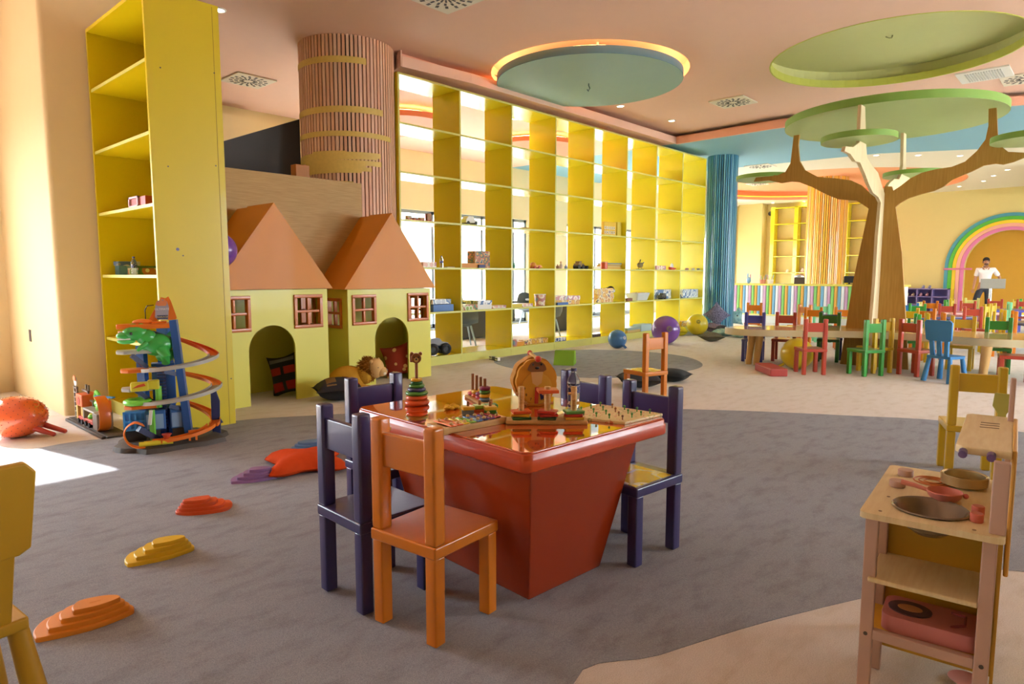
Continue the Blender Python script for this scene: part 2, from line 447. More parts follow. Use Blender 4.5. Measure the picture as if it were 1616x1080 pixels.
# ---- left: the wall that meets the tall bookcase, and the window wall beyond the frame
pts = [(1.66, 9.0), (1.66, 7.1)] + [(1.70-.04*cos(t), 7.10-.04*sin(t)) for t in (pi/6, pi/3)] + [(1.70, 7.06), (2.64, 7.06), (2.64, 7.4), (2.0, 7.4), (2.0, 9.0)]
struct('wall_left', G().prism(pts, 0, 4.5), TANW, smooth=True)
struct('wall_left', G().box(1.9, 2.15, 9.0, YW+.1, 0, 4.5), TANW)
WLa, WLb, WLt = -2.7, 0.58, 2.72
wall_y('wall_left', 9.0, 9.25, X0, 2.0, 4.5, [(WLa, WLb, .3, WLt)], TANW)
window_x('window_4', WLa, WLb, 9.0, .3, WLt, [-1.1], GREYF)
portal((WLa+WLb)/2, 9.2, (.3+WLt)/2, WLb-WLa, WLt-.3, (-pi/2, 0, 0))
# ---- behind the camera and on the right, outside the frame
struct('wall_rear', G().box(X0-.2, X0, Y0, 9.2, 0, 4.5), CREAM)
WR = [(7.3, 10.0), (12.4, 15.6), (19.5, 22.5)]
wall_y('wall_right', Y0-.25, Y0, X0-.2, XF, 4.5, [(a, b, .2, 3.3) for a, b in WR], CREAM)
for k, (a, b) in enumerate(WR):
    window_x('window_%d' % (5+k), a, b, Y0-.2, .2, 3.3, [a+(b-a)/3, a+2*(b-a)/3], GREYF)
    portal((a+b)/2, Y0-.22, 1.75, b-a, 3.1, (pi/2, 0, 0))
# ---- far wall with the arched niche
niche = [(1.36, 0.0)] + [(2.54-1.18*cos(t*pi/24), 1.5+1.18*sin(t*pi/24)) for t in range(25)] + [(3.72, 0.0)]
fw = [(Y0, 0)] + [(1.36, 0)] + niche[1:-1] + [(3.72, 0), (YW+.2, 0), (YW+.2, 4.5), (Y0, 4.5)]
CREAMY = M('#dfca84', 0.7, bump=0.03, bs=150, var=0.02)
struct('wall_front', G().prism(fw, XF, XF+.25, YZ), CREAMY)
struct('wall_front', G().box(XF+.25, XF+.3, 0.5, 4.5, 0, 3.2), M('#c9962e', 0.8, bump=.03, bs=150))
struct('wall_front', G().box(XF-.45, XF, 10.25, 11.2, 0, ZL), CREAMY)   # pier in the corner
struct('ceiling', G().box(21.0, XF, -1.0, 1.8, ZL-.32, ZL-.06), M('#d9cf8c', .7))
part('cove_light', G().box(20.98, 21.03, -1.0, 1.75, ZL-.09, ZL-.07), LEDY, smooth=False)['kind'] = 'structure'

# ---- outside: paving and the pale house across the way
OUTW = M('#efe6df', .8, var=.02)
struct('ground', G().box(-30, 60, YW+.3, 40, -.2, -.05), M('#cfc8bd', .9))
struct('ground', G().box(-40, -6.7, -30, 40, -.2, -.05), M('#cfc8bd', .9))
struct('ground', G().box(-30, 60, -30, Y0-.3, -.2, -.05), M('#cfc8bd', .9))
bd = thing('building', 'pale house front with white sash windows and striped awnings, seen through the shelves', 'building', (0, 0, 0))
g = G().prism([(2, 0), (44, 0), (44, 7), (2, 7)], 19.0, 19.4, XZ)
part('facade', g, OUTW, bd, smooth=False)
PINKS, BLUES = M('#d98fa0', .8), M('#7fb2c2', .8)
g = G(); g.box(2, 44, 18.85, 19, 3.9, 4.15); g.box(2, 44, 18.9, 19, 4.4, 4.5); part('cornice', g, WHITE, bd, smooth=False)
for k in range(9):
    x = 8.2 + 4.1*k
    w = part('window', G().box(x-.95, x+.95, 18.93, 19, .75, 2.55), WHITE, bd, smooth=False)
    for i in range(2):
        for j in range(2): part('pane', G().box(x-.85+i*.87, x-.02+i*.87, 18.9, 18.94, .85+j*.83, 1.64+j*.83), M('#b9a8a6', .2), w, smooth=False)
    a = part('awning', G().add([(x-1.25,19,3.45),(x+1.25,19,3.45),(x+1.4,17.9,2.75),(x-1.4,17.9,2.75),(x+1.4,17.9,2.6),(x-1.4,17.9,2.6),(x-1.25,19,3.4),(x+1.25,19,3.4)],
        [(0,1,2,3),(3,2,4,5),(6,5,4,7)]), WHITE, bd, smooth=False)
    for i in range(4):
        t0, t1 = (i*2+.5)/8, (i*2+1.5)/8
        part('stripe', G().add([(x-1.25+2.5*t0,18.99,3.47),(x-1.25+2.5*t1,18.99,3.47),(x-1.4+2.8*t1,17.89,2.77),(x-1.4+2.8*t0,17.89,2.77),(x-1.4+2.8*t1,17.89,2.6),(x-1.4+2.8*t0,17.89,2.6)],
            [(0,1,2,3),(3,2,4,5)]), PINKS if i % 2 else BLUES, a, smooth=False)

# ================================================================== CEILING FITTINGS
bdisc = thing('ceiling_disc', 'round blue-green suspended ceiling disc with orange glow above its edge', 'ceiling panel', (*DISC, 4.06))
part('disc', G().lathe([(0, 0), (1.33, 0), (1.33, .0)], 72), M('#9cc0b8', .6, var=.04, vs=2), bdisc)
part('disc_rim', G().lathe([(1.33, 0), (1.335, .0), (1.335, .1), (0, .1)], 72), M('#5f8fa2', .6), bdisc)  # shade of the near side is put into the rim's deeper blue
part('light_strip', G().torus((0, 0, .125), 1.2, .02, 48, 6), LED, bdisc)
part('hanger', G().cyl((0, 0, .1), (0, 0, .34), .05).cyl((.5, .5, .1), (.5, .5, .34), .02).cyl((-.5, -.5, .1), (-.5, -.5, .34), .02), WHITE, bdisc)
part('cable_end', G().tube([(0,0,0),(0,0,-.03),(.03,0,-.06),(.02,.02,-.1),(-.02,.01,-.09)], .008, 6), M('#2f5560', .5), bdisc)
solo('cable_end', G().tube([(0,0,.26),(-.03,0,.22),(-.08,.02,.21),(-.12,.05,.22)], .008, 6), M('#8d8a50', .5), 'loose cable hook in the middle of the green ceiling recess', 'cable', (*GR, ZH))
for (x, y, r, lab) in ((7.4, 9.3, .85, 'orange round ceiling disc glowing behind the first shelf column'), (10.6, 9.0, 1.0, 'orange round ceiling disc behind the middle shelf columns')):
    t = thing('ceiling_disc', lab, 'ceiling panel', (x, y, 3.83))
    part('disc', G().lathe([(0, 0), (r, 0), (r, .09), (0, .09)], 48), M('#e58a5c', .6), t)
    part('hanger', G().cyl((0, 0, .09), (0, 0, .17), .12), WHITE, t)
    part('light_strip', G().torus((0, 0, .105), r-.1, .012, 40, 6), LED, t)
part('light_strip', G().torus((*OREC, ZL+.13), 3.9, .02, 64, 6), LEDO)['kind'] = 'structure'

def diffuser(px, py, z, label, s=.6):
    x, y = fl(px, py, z)
    t = thing('air_diffuser', label, 'vent', (x, y, z))
    part('plate', G().cb((0, 0, -.012), (s, s, .02)), OFFW, t, bev=.004)
    g = G()
    for k in range(16):
        a = 2*pi*k/16
        for j, (r0, r1) in enumerate(((.07, .13), (.15, .20), (.22, .27))):
            M2 = Matrix.Rotation(a + (.06 if j % 2 else 0), 4, 'Z')
            g.box(r0*s/.6, r1*s/.6, -.011 - .003*j, .011 + .003*j, -.0245, -.0225, M2)
    stuff(part('slots', g, BLACK, t, smooth=False))
diffuser(392, 126, ZH, 'square air diffuser in the ceiling left of the pink slatted column')
diffuser(703, -8, ZH, 'square air diffuser at the top edge above the shelf wall', .66)
diffuser(1157, 160, ZH, 'square air diffuser right of the blue ceiling disc')
diffuser(1620, 122, ZH, 'square air diffuser cut by the right edge, beside the return grille')
diffuser(1196, 290, ZL+.3, 'square air diffuser in the orange recess behind the left branch')
diffuser(1200, 262, ZL, 'square air diffuser in the pale ceiling above the left green leaf disc')
diffuser(880, 232, ZL, 'square air diffuser seen through the upper middle shelf cells')
x, y = fl(1554, 117, ZH)
t = thing('return_grille', 'rectangular white slatted return grille beside the green recess', 'vent', (x, y, ZH))
part('frame', G().box(-.32,.32,-.32,.32,-.02,-.001).box(-.24,.24,-.22,.22,-.022,-.02), WHITE, t, smooth=False)
for k in range(14): part('slat', G().box(-.24, .24, -.21+.032*k-.008, -.21+.032*k+.008, -.03, -.022), M('#c9c9c4', .4), t, smooth=False)
DL = M('#fff6e0', .4, emit=14)
def downlight(px, py, z, label, watt=26, h=0):
    x, y = fl(px, py, z)
    t = thing('downlight', label, 'ceiling light', (x, y, z))
    part('trim_ring', G().torus((0, 0, -.004), .062, .012, 20, 6), WHITE, t)
    part('lamp_face', G().cyl((0, 0, -.008), (0, 0, -.001), .055, n=20), DL, t, smooth=False)
    lo = lamp('spot', 'SPOT', (0, 0, -.02), (0, 0, 0), watt, (1.0, .86, .66), spot_size=radians(120), spot_blend=.8, shadow_soft_size=.06)
    lo.parent = t
for px, py, z, lab in ((979,167,ZH,'white downlight at the lower rim of the blue disc'), (1060,190,ZH,'white downlight between the blue disc and the salmon step'),
    (1383,244.6,ZL,'white downlight under the front edge of the tree canopy'), (1449,244.6,ZL,'white downlight just right of the rear tree twig'), (1515,245.5,ZL,'white downlight above the right tree branch'),
    (1590,267.6,ZL,'white downlight nearest the right edge below the branch'), (1568,277,ZL,'white downlight second from the right below the branch'), (1552,285.5,ZL,'white downlight third from the right below the branch'),
    (1514,294,ZL,'white downlight nearest the rainbow arch'), (1219.5,320,ZL,'white downlight above the camera on the far wall'), (1269,318,ZL,'white downlight left of the yellow slatted column'),
    (813,187,ZL,'white downlight seen through the third top shelf cell'), (346,15,ZH,'white downlight beside the top of the tall bookcase')):
    downlight(px, py, z, lab)

# ================================================================== COLUMNS
def column(name, label, c, r, z1, n, w, mats, core, m_count=True, base=0):
    t = thing(name, label, 'column', (*c, 0))
    part('core', G().cyl((0, 0, base), (0, 0, z1), r-.05, n=40), core, t)
    if m_count:
        me = G().box(-.055, 0, -w/2, w/2, base, z1).mesh('slat', smooth=False)
        for k in range(n):
            a = 2*pi*k/n
            link('slat', me, mats[k % len(mats)], t, (r*cos(a), r*sin(a), 0), (0, 0, a))
    else:
        for mi, m in enumerate(mats):
            g = G()
            for k in range(mi, n, len(mats)):
                g.box(-.055, .004*(k % 3), -w/2, w/2, base, z1, Matrix.Rotation(2*pi*k/n, 4, 'Z') @ Matrix.Translation((r, 0, 0)))
            stuff(part('slats', g, m, t, smooth=False))
    return t
PC, PR = (5.17, 7.61), .606
SL = [M('#e8b898', .5, var=.05), M('#e2ae8c', .5, var=.05), M('#ecc0a4', .5, var=.05)]
pc = column('slatted_column', 'thick pink-brown slatted column with strips of yellow masking tape', PC, PR, ZH, 76, .0335, SL, M('#3a2a26', .7))
TAPE = M('#dcbc62', .5, var=.12, vs=30)
def tape(z, a0, a1, h, dz=0.0, n=26):
    g = G(); vs = []; R = PR + .006
    for i in range(n+1):
        t = i/n; a = radians(a0+(a1-a0)*t); zz = z + dz*t
        vs += [(R*cos(a), R*sin(a), zz-h*.65), (R*cos(a), R*sin(a), zz+h*.65)]
    g.add(vs, [(2*i, 2*i+2, 2*i+3, 2*i+1) for i in range(n)])
    part('tape_strip', g, TAPE, pc)
# seen from the camera the column's face points to azimuth ~236 deg; left limb ~150, right limb ~320
for z, a0, a1, h, dz in ((3.90,150,258,.06,.0),(3.30,150,280,.06,.02),(3.02,150,295,.05,.0),(2.75,150,275,.05,.03),(2.70,152,270,.04,.05),(2.66,175,276,.05,.02),(2.62,150,255,.04,.03),(2.58,165,262,.04,.02),(2.55,160,250,.03,.02),(2.43,150,240,.05,-.02),(2.78,190,232,.05,.0)):
    tape(z, a0, a1, h, dz)
BS = [M(h, .35, coat=.3) for h in ('#5c9fb8', '#3f7f9f', '#7fb7c6', '#4a90ae')]
column('slatted_column', 'blue slatted column at the end of the yellow shelf wall', (14.86, 6.93), .34, ZL, 44, .03, BS, M('#16303f', .6), False)
YS = [M(h, .4, coat=.3) for h in ('#f2b53c', '#f5c451', '#e8a030', '#f0c98a')]
column('slatted_column', 'yellow-orange slatted column rising behind the striped counter', (22.4, 6.93), .58, ZL+.3, 60, .042, YS, M('#5e4326', .6), False)

# ================================================================== SHELF WALL
SX, SY, SD, PITCHX = 5.62, 7.12, .58, 1.1012
SZ = [.13, .765, 1.395, 2.035, 2.665, 3.30, 3.93]
TH = .026
sw = thing('shelf_wall', 'long yellow open grid shelf wall eight bays wide reaching the ceiling', 'shelf', (SX, SY, 0))
me = G().box(-TH/2, TH/2, 0.004, SD, .0, SZ[-1]).mesh('divider', smooth=False)
mf = G().box(-TH/2, TH/2, 0, .004, .0, SZ[-1]).mesh('edge_band', smooth=False)
for k in range(9):
    d = link('divider', me if k else G().box(-TH/2, TH/2, 0.004, .09, .0, SZ[-1]).mesh('divider', smooth=False), SHELFY, sw, (PITCHX*k, 0, 0)); link('edge_band', mf, EDGEY, d)
ms = G().box(TH/2, PITCHX-TH/2, .004, SD, -TH, 0).mesh('shelf', smooth=False)
mf = G().box(TH/2, PITCHX-TH/2, 0, .004, -TH, 0).mesh('edge_band', smooth=False)
mk = G().box(TH/2+.002, PITCHX-TH/2-.002, .002, .02, 0, SZ[0]-TH).mesh('kick_board', smooth=False)
ms0 = G().prism([(.013,.004),(1.088,.004),(1.088,.58),(.18,.58),(.18,.35),(.13,.2),(.013,.1)], -TH, 0).mesh('shelf', smooth=False)
for k in range(8):
    for z in SZ:
        s = link('shelf', ms if k else ms0, SHELFY, sw, (PITCHX*k, 0, z)); link('edge_band', mf, EDGEY, s)
    link('kick_board', mk, EDGEY, sw, (PITCHX*k, 0, 0))

PANELY = M('#dcc40a', 0.38, coat=0.12, var=.04, vs=2)
# ================================================================== TALL BOOKCASE
bk = thing('bookcase', 'tall yellow bookcase with a big glossy side panel, left of the playhouses', 'shelf', (2.01, 5.62, 0))
BW, BD, BH = 1.40, .575, 3.47
part('side_panel', G().box(0, BD, 0, .03, 0, BH+.02), PANELY, bk, smooth=False)
part('side_panel', G().box(0, BD, BW-.03, BW, 0, BH+.02), PANELY, bk, smooth=False)
part('back_panel', G().box(BD-.02, BD-.001, .03, BW-.03, 0, BH), PANELY, bk, smooth=False)
part('top_panel', G().box(0, BD, .03, BW-.03, BH-.01, BH+.02), PANELY, bk, smooth=False)
for z in (.12, .715, 1.295, 1.86, 2.415, 2.965):
    s = part('shelf', G().box(.012, BD-.02, .03, BW-.03, z-.026, z), PANELY, bk, smooth=False)
    part('edge_band', G().box(.008, .012, .03, BW-.03, z-.026, z), EDGEY, s, smooth=False)
part('kick_board', G().box(.01, .03, .03, BW-.03, 0, .094), EDGEY, bk, smooth=False)
part('panel_seam', G().box(.52, .524, -.001, 0, 0, BH), M('#a08200', .5), bk, smooth=False)
g = G()
for x, z in ((.1, 2.9), (.52, 2.95), (.12, 2.15), (.5, 2.2), (.2, 1.45), (.1, 1.0), (.55, .4), (.12, .5)): g.cyl((x, .001, z), (x, -.002, z), .006, n=8)
stuff(part('screws', g, M('#5f5a50', .3, metal=.8), bk))
part('cable_hole', G().cyl((.16, -.001, 1.5), (.16, -.004, 1.5), .013, n=12), M('#77728c', .4), bk)

# ================================================================== PLAYHOUSES
def playhouse(x0, x1, y, ye, zw, apex, over, door, wins, sides, label):
    t = thing('playhouse', label, 'playhouse', ((x0+x1)/2, y, 0))
    cx = (x0+x1)/2; D = ye-y
    def arch(c, w, h):
        r = w/2
        return [(c-w/2, 0)] + [(c-r*cos(pi*k/16), h-r+r*sin(pi*k/16)) for k in range(17)] + [(c+w/2, 0)]
    a = arch(door[0]-cx, door[1], door[2])
    pts = [(x0-cx, 0)] + a + [(x1-cx, 0), (x1-cx, zw), (x0-cx, zw)]
    T = .022
    part('front_wall', G().prism(pts, 0, T, XZ, holes=[[(w-cx-.15, z-.16), (w-cx+.15, z-.16), (w-cx+.15, z+.16), (w-cx-.15, z+.16)] for w, z in wins]), HOUSEY, t, smooth=False)
    for x, s in ((x0-cx, 0), (x1-cx-T, 1)):
        part('side_wall', G().prism([(T, 0), (D, 0), (D, zw), (T, zw)], x, x+T, YZ, holes=[[(c-.14, z-.16), (c+.14, z-.16), (c+.14, z+.16), (c-.14, z+.16)] for c, z in sides]), HOUSEY, t, smooth=False)
    part('rear_wall', G().box(x0-cx+T, x1-cx-T, D-T, D, 0, zw), HOUSEY, t, smooth=False)
    def win(cx_, z, M2, w=.165, h=.175):
        f = G()
        f.box(-w, w, -.03, .03, -h, -h+.035); f.box(-w, w, -.03, .03, h-.035, h)
        f.box(-w, -w+.035, -.03, .03, -h+.035, h-.035); f.box(w-.035, w, -.03, .03, -h+.035, h-.035)
        f.box(-w+.035, w-.035, -.018, .018, -.014, .014); f.box(-.014, .014, -.021, .021, -h+.035, -.014); f.box(-.014, .014, -.021, .021, .014, h-.035)
        g = G(); g.add([M2 @ Vector(p) for p in f.v], f.f)
        part('window_frame', g, WINF, t, bev=.004, seg=1)
    for w, z in wins: win(w, z, Matrix.Translation((w-cx, T/2, z)))
    for c, z in sides:
        for x in (x0-cx+T/2, x1-cx-T/2): win(c, z, Matrix.Translation((x, c, z)) @ Matrix.Rotation(pi/2, 4, 'Z'), .155)
    e, zz = (x1-x0)/2+over, zw+.005
    part('gable', G().prism([(-e, zz), (e, zz), (0, apex)], -.035, -.012, XZ), ROOF, t, smooth=False)
    L = sqrt(e*e+(apex-zz)**2); nx, nz = (apex-zz)/L*.02, e/L*.02
    for s in (-1, 1):
        q = [(s*e, zz), (0, apex), (0, apex-nz*1.6), (s*(e-nx*1.6), zz)]
        part('roof_slope', G().prism(q, -.012, D*.72, XZ), ROOF, t, smooth=False)
        q = [(s*(e-.012), zz-.002), (0, apex-.012), (0, apex-nz*1.9), (s*(e-.014-nx*1.6), zz-.002)]
        part('roof_slope', G().prism(q, D*.722, D+.04, XZ), ROOF, t, smooth=False)
    part('roof_back', G().prism([(-e+.03, zz), (e-.03, zz), (0, apex-.03)], D-.0, D+.02, XZ), ROOF, t, smooth=False)
    return t
playhouse(2.74, 3.925, 6.25, 6.96, 1.145, 2.005, .05, (3.285, .50, .79), [(2.9, .915), (3.695, .915)], [(.35, .90)], 'yellow playhouse with orange gable roof, half hidden by the tall bookcase')
playhouse(4.30, 5.525, 6.43, 6.98, 1.125, 2.02, .06, (4.915, .50, .785), [(4.52, .89), (5.32, .895)], [(.27, .85)], 'yellow playhouse with orange gable roof and a dotted cushion inside, beside the shelf wall')

# wood panel, dark stair parapet, post
solo('wood_panel', G().box(2.70, 4.94, 7.022, 7.037, 0, 2.42), OAK, 'large oak veneered panel standing behind the two playhouses', 'panel', smooth=False)
sp = thing('stair_parapet', 'dark charcoal sloping stair parapet rising behind the oak panel', 'parapet', (2.7, 8.0, 0))
part('parapet_wall', G().prism([(0, 0), (1.99, 0), (1.99, 2.89+.42*.99), (0, 2.89-.42*1.0)], 0, .09, XZ), M('#47474a', .8, bump=.1, bs=200), sp, smooth=False)
part('post', G().box(1.50, 1.68, -.72, -.6, 0, 2.60), M('#b5702c', .5), sp, label='orange-brown wooden post', bev=.006)

# ================================================================== RECEPTION COUNTER AND FAR SHELVES
CX = 17.75
ct = thing('reception_counter', 'reception counter with pastel striped front and yellow top', 'counter', (CX, 6.1, 0))
part('worktop', G().box(-.05, .75, -2.4, 1.9, 1.0, 1.045), M('#e9d860', .4), ct, bev=.01)
part('body', G().box(.03, .7, -2.35, 1.85, .2, 1.0), WHITE, ct, smooth=False)
part('plinth', G().box(.06, .65, -2.3, 1.8, 0, .2), WHITE, ct, smooth=False)
part('base_rail', G().box(-.03, .05, -2.38, 1.88, .2, .235), M('#e9e07a', .4), ct, smooth=False)
cols = [M(h, .5) for h in ('#7fb0cf', '#f3efea', '#dba3c4', '#8fce6a', '#f2ad45')]
me = G().cyl((0, 0, .235), (0, 0, 1.0), .04, n=10).mesh('picket')
for k in range(52): link('picket', me, cols[k % 5], ct, (.0, 1.84-.081*k, 0))
fs = thing('wall_shelf', 'yellow open shelving on the far wall behind the counter', 'shelf', (XF-.36, 6.4, 0))
for k in range(5): part('divider', G().box(0, .34, .87*k-.07, .87*k+.07, 0, 3.83), SHELFY, fs, smooth=False)
for z in (.15, .76, 1.37, 1.98, 2.59, 3.2, 3.81): part('shelf', G().box(0, .34, 0, 3.48, z-.03, z), SHELFY, fs, smooth=False)
# small vases on the far shelves
VM = [M('#efe6dc', .4), M('#e8cfc4', .4), M('#dfe3e6', .4)]
for i, (yy, z) in enumerate([(2.9,1.37),(2.35,1.37),(2.1,1.37),(1.5,1.37),(1.3,1.37),(1.08,1.37),(.45,1.37),(2.85,.76),(2.2,.76),(1.2,.76),(.4,.76)]):
    h = .12+.05*(i % 3)
    k_ = i if i < 7 else i-7
    solo('vase', G().lathe([(0,0),(.05,0),(.07,h*.4),(.03,h*.8),(.045,h),(0,h*.98)], 12), VM[i % 3], 'pale vase, %s from the left on the %s vase shelf behind the counter' % (('first','second','third','fourth','fifth','sixth','seventh')[k_], 'upper' if i < 7 else 'lower'), 'vase', (XF-.2, 6.4+yy, z), group='vases on the far yellow shelves')
# things on the counter
def on_counter(px): return fl(px, 449, 1.045)
CT = 1.045
def cpos(px, dx=.2):
    # point on the counter top plane at x = CX+dx, seen in image column px
    c = (px-808)/FPX*math.cos(PITCH)
    th = math.atan(c); a = YAW - th
    return CX+dx, (CX+dx)*tan(a)
x, y = cpos(1182)
t = thing('figurine', 'small blue and pink bunny figurine at the left of the counter', 'toy', (x, y, CT), facing(x, y))
part('body', G().ball((0,0,.09), (.06,.05,.09)), M('#8fb3d0', .5), t); part('ear', G().ball((-.03,0,.22), (.02,.015,.07)), M('#8fb3d0', .5), t); part('ear', G().ball((.04,0,.2), (.02,.015,.06)), M('#e7a0a8', .5), t)
for px, m, lab in ((1204, '#e3906e', 'salmon cup of pens on the counter'), (1216, '#efe3cf', 'cream cup of pens on the counter')):
    x, y = cpos(px); t = thing('pen_cup', lab, 'cup', (x, y, CT))
    part('cup', G().lathe([(0,0),(.07,0),(.085,.11),(.075,.11),(.06,.02),(0,.02)], 16), M(m, .4), t)
    for k in range(6): part('pen', G().cyl((.03*cos(k),.03*sin(k),.03), (.08*cos(k),.08*sin(k),.2+.02*(k%3)), .008, n=6), cols[k % 5], t)
x, y = cpos(1240, .3)
for k in range(3): solo('paper', G().cb((0,0,0), (.21,.3,.004)), [WHITE, M('#c7c2b4', .6), M('#b98f6a', .6)][k], ['white paper sheet on the counter', 'grey paper sheet on the counter beside the white sheet', 'brown leaflet on the counter next to the metal box'][k], 'paper', (x, y+.1-.22*k, CT+.003), rz=.3*k, smooth=False)
x, y = cpos(1262, .25)
t = thing('card_machine', 'dark brown box with chrome lid on the counter', 'box', (x, y, CT), facing(x, y))
part('case', G().box(-.13,.13,-.1,.1,0,.17), M('#5d4a3c', .4), t, bev=.008); part('lid', G().ball((0,0,.19), (.13,.1,.07)), M('#cfcfcf', .2, metal=.9), t)
x, y = cpos(1341, .25)
t = thing('monitor', 'small black monitor at the right end of the counter', 'screen', (x, y, CT), facing(x, y))
part('screen', G().box(-.12,.12,-.02,.02,.04,.21), BLACK, t, bev=.008); part('foot', G().box(-.07,.07,-.06,.06,0,.012).box(-.02,.02,-.01,.02,0,.1), BLACK, t, smooth=False)
x, y = cpos(1332, .3)
t = thing('pump_bottle', 'small yellow-green pump bottle on the counter beside the monitor', 'bottle', (x, y, CT))
part('bottle', G().lathe([(0,0),(.03,0),(.03,.1),(.012,.13),(0,.13)], 12), M('#b3a43a', .3), t); part('pump', G().cyl((0,0,.13),(0,0,.19),.006,n=6).box(-.03,.01,-.006,.006,.18,.19), BLACK, t)

# ================================================================== RAINBOW ARCH, CUBBY SHELF, CAMERA, MAN
ra = thing('rainbow_arch', 'rainbow of five coloured bands framing the arched niche on the far wall', 'arch', (XF-.05, 2.54, 0))
for k, h in enumerate(('#e07fae', '#f3b096', '#f2d12e', '#58b53a', '#4f9aa8')):
    r0, r1 = 1.18+.108*k, 1.18+.108*(k+1)-.006
    pts = [(-r1, 0)] + [(-r1*cos(t*pi/32), 1.5+r1*sin(t*pi/32)) for t in range(33)] + [(r1, 0), (r0, 0)] + [(r0*cos(t*pi/32), 1.5+r0*sin(t*pi/32)) for t in range(33)] + [(-r0, 0)]
    part('band', G().prism(pts, -.03-.015*(k % 2), .04, YZ), M(h, .5), ra, smooth=False)
part('cross_strip', G().box(-.055, -.046, .95, 1.74, 1.44, 1.5), M('#d0708f', .5), ra, smooth=False)
cb_ = thing('cubby_shelf', 'purple cubby shelf for shoes against the far wall left of the rainbow', 'shelf', (XF-.46, 4.05, 0))
PUR = M('#8a7bb0', .5)
for k in range(4): part('divider', G().box(0, .34, .44*k-.015, .44*k+.015, 0, .83), PUR, cb_, smooth=False)
for z in (.05, .31, .57, .83): part('shelf', G().box(0, .34, -.015, 1.335, z-.03, z), PUR, cb_, smooth=False)
part('back_panel', G().box(.32, .34, 0, 1.32, 0, .83), M('#6b5f9c', .6), cb_, smooth=False)
def shoes(x, y, z, h, lab):
    t = thing('shoe_pair', lab, 'shoes', (x, y, z))
    for s in (-1, 1):
        part('shoe', G().ball((0, s*.09-.02, .035), (.11, .045, .04), 12, 8).ball((.06, s*.09-.02, .06), (.05, .04, .05), 10, 6), M(h, .5), t)
shoes(XF-.32, 4.05+.22+.44, .83, '#9a93b5', 'grey shoes on top of the purple cubby shelf')
shoes(XF-.32, 4.05+.22+.5, .57, '#d9a0a8', 'pink shoes in the middle top cubby')
shoes(XF-.32, 4.05+1.12, .57, '#c9b89a', 'beige shoes in the left top cubby')
x, y, z = XF-.12, 9.2, 3.55
t = thing('security_camera', 'small dark security camera on the far wall left of the yellow shelving', 'camera', (XF, 10.05, 3.62))
part('bracket', G().cyl((-.003,-.1,.12),(-.12,-.08,.1),.025,n=8), WHITE, t); part('body', G().ball((-.16,0,0), .09, 12, 8), BLACK, t)

# ================================================================== PLYWOOD TREE
BRN = ramp_mat('tree_plywood', 'noise', 6, [(0.3, '#ab7f34'), (0.55, '#b5893c'), (0.75, '#be9346')], rough=0.55, stretch=(8, 8, .5))
PALE = ramp_mat('tree_plywood_pale', 'noise', 6, [(0.3, '#dcc596'), (0.55, '#e6d3a8'), (0.75, '#eedcb6')], rough=0.55, stretch=(8, 8, .5))
LEAF = M('#b2c886', .5, var=.04, vs=3); LEAFD = M('#86b350', .5)
TRL=[(2.90,0),(2.79,1.15),(2.63,2.21),(2.79,2.33),(3.04,2.37),(3.22,2.46),(3.40,2.57),(3.59,2.66),(3.70,2.68),(3.85,2.67),(4.05,2.73),(4.28,2.73),(4.24,2.80),(4.10,2.83),(3.92,2.79),(3.80,2.83),(3.73,2.95),(3.71,3.21),(3.70,3.35),(3.62,3.35),(3.63,3.20),(3.60,2.97),(3.52,2.83),(3.33,2.71),(3.09,2.67),(2.88,2.62),(2.74,2.54),(2.64,2.44),(2.53,2.38),(2.47,2.30),(2.47,0)]
TRR=[(2.03,0),(2.10,0.71),(2.19,1.58),(2.30,2.21),(2.25,2.26),(2.14,2.32),(2.00,2.36),(1.86,2.39),(1.75,2.44),(1.67,2.51),(1.56,2.56),(1.46,2.60),(1.34,2.66),(1.22,2.67),(1.14,2.65),(1.04,2.67),(0.94,2.71),(0.80,2.72),(0.75,2.77),(0.83,2.81),(0.94,2.77),(1.10,2.80),(1.19,2.89),(1.22,3.04),(1.25,3.35),(1.33,3.35),(1.32,3.14),(1.34,2.98),(1.42,2.85),(1.54,2.73),(1.68,2.68),(1.85,2.67),(2.01,2.64),(2.14,2.58),(2.25,2.49),(2.34,2.43),(2.36,2.49),(2.45,2.50),(2.45,0)]
TRN=[(9.97,0),(9.98,0.56),(10.04,1.15),(10.05,1.82),(10.11,2.27),(9.96,2.33),(9.70,2.36),(9.49,2.45),(9.29,2.56),(9.05,2.67),(8.86,2.66),(8.64,2.72),(8.41,2.72),(8.45,2.78),(8.73,2.81),(8.98,2.90),(8.98,3.35),(9.14,3.35),(9.28,2.90),(9.34,2.77),(9.56,2.70),(9.89,2.64),(10.08,2.52),(10.22,2.44),(10.28,2.4),(10.28,0)]
TRF=[(10.32,0),(10.32,2.46),(10.52,2.57),(10.77,2.65),(11.03,2.67),(11.16,2.76),(11.21,2.90),(11.15,3.35),(11.30,3.35),(11.39,2.91),(11.48,2.79),(11.69,2.75),(11.29,2.58),(10.88,2.42),(10.62,2.2),(10.55,1.6),(10.62,1.15),(10.72,.5),(10.82,0)]
tr = thing('plywood_tree', 'cut-out plywood tree with crossed brown and pale trunk panels under green leaf discs', 'tree', (*TREE, 0))
off = lambda P, a: [(p-a, z) for p, z in P]
part('trunk_panel', G().prism(off(TRL, TREE[1]), -.02, .02, YZ), BRN, tr, smooth=False)
part('trunk_panel', G().prism(off(TRR, TREE[1]), -.02, .02, YZ), BRN, tr, smooth=False)
part('trunk_panel', G().prism(off(TRN, TREE[0]), -.02, .02, XZ), PALE, tr, smooth=False, label='pale plywood panel reaching forward')
part('trunk_panel', G().prism(off(TRF, TREE[0]), -.02, .02, XZ), PALE, tr, smooth=False, label='pale plywood panel reaching back')
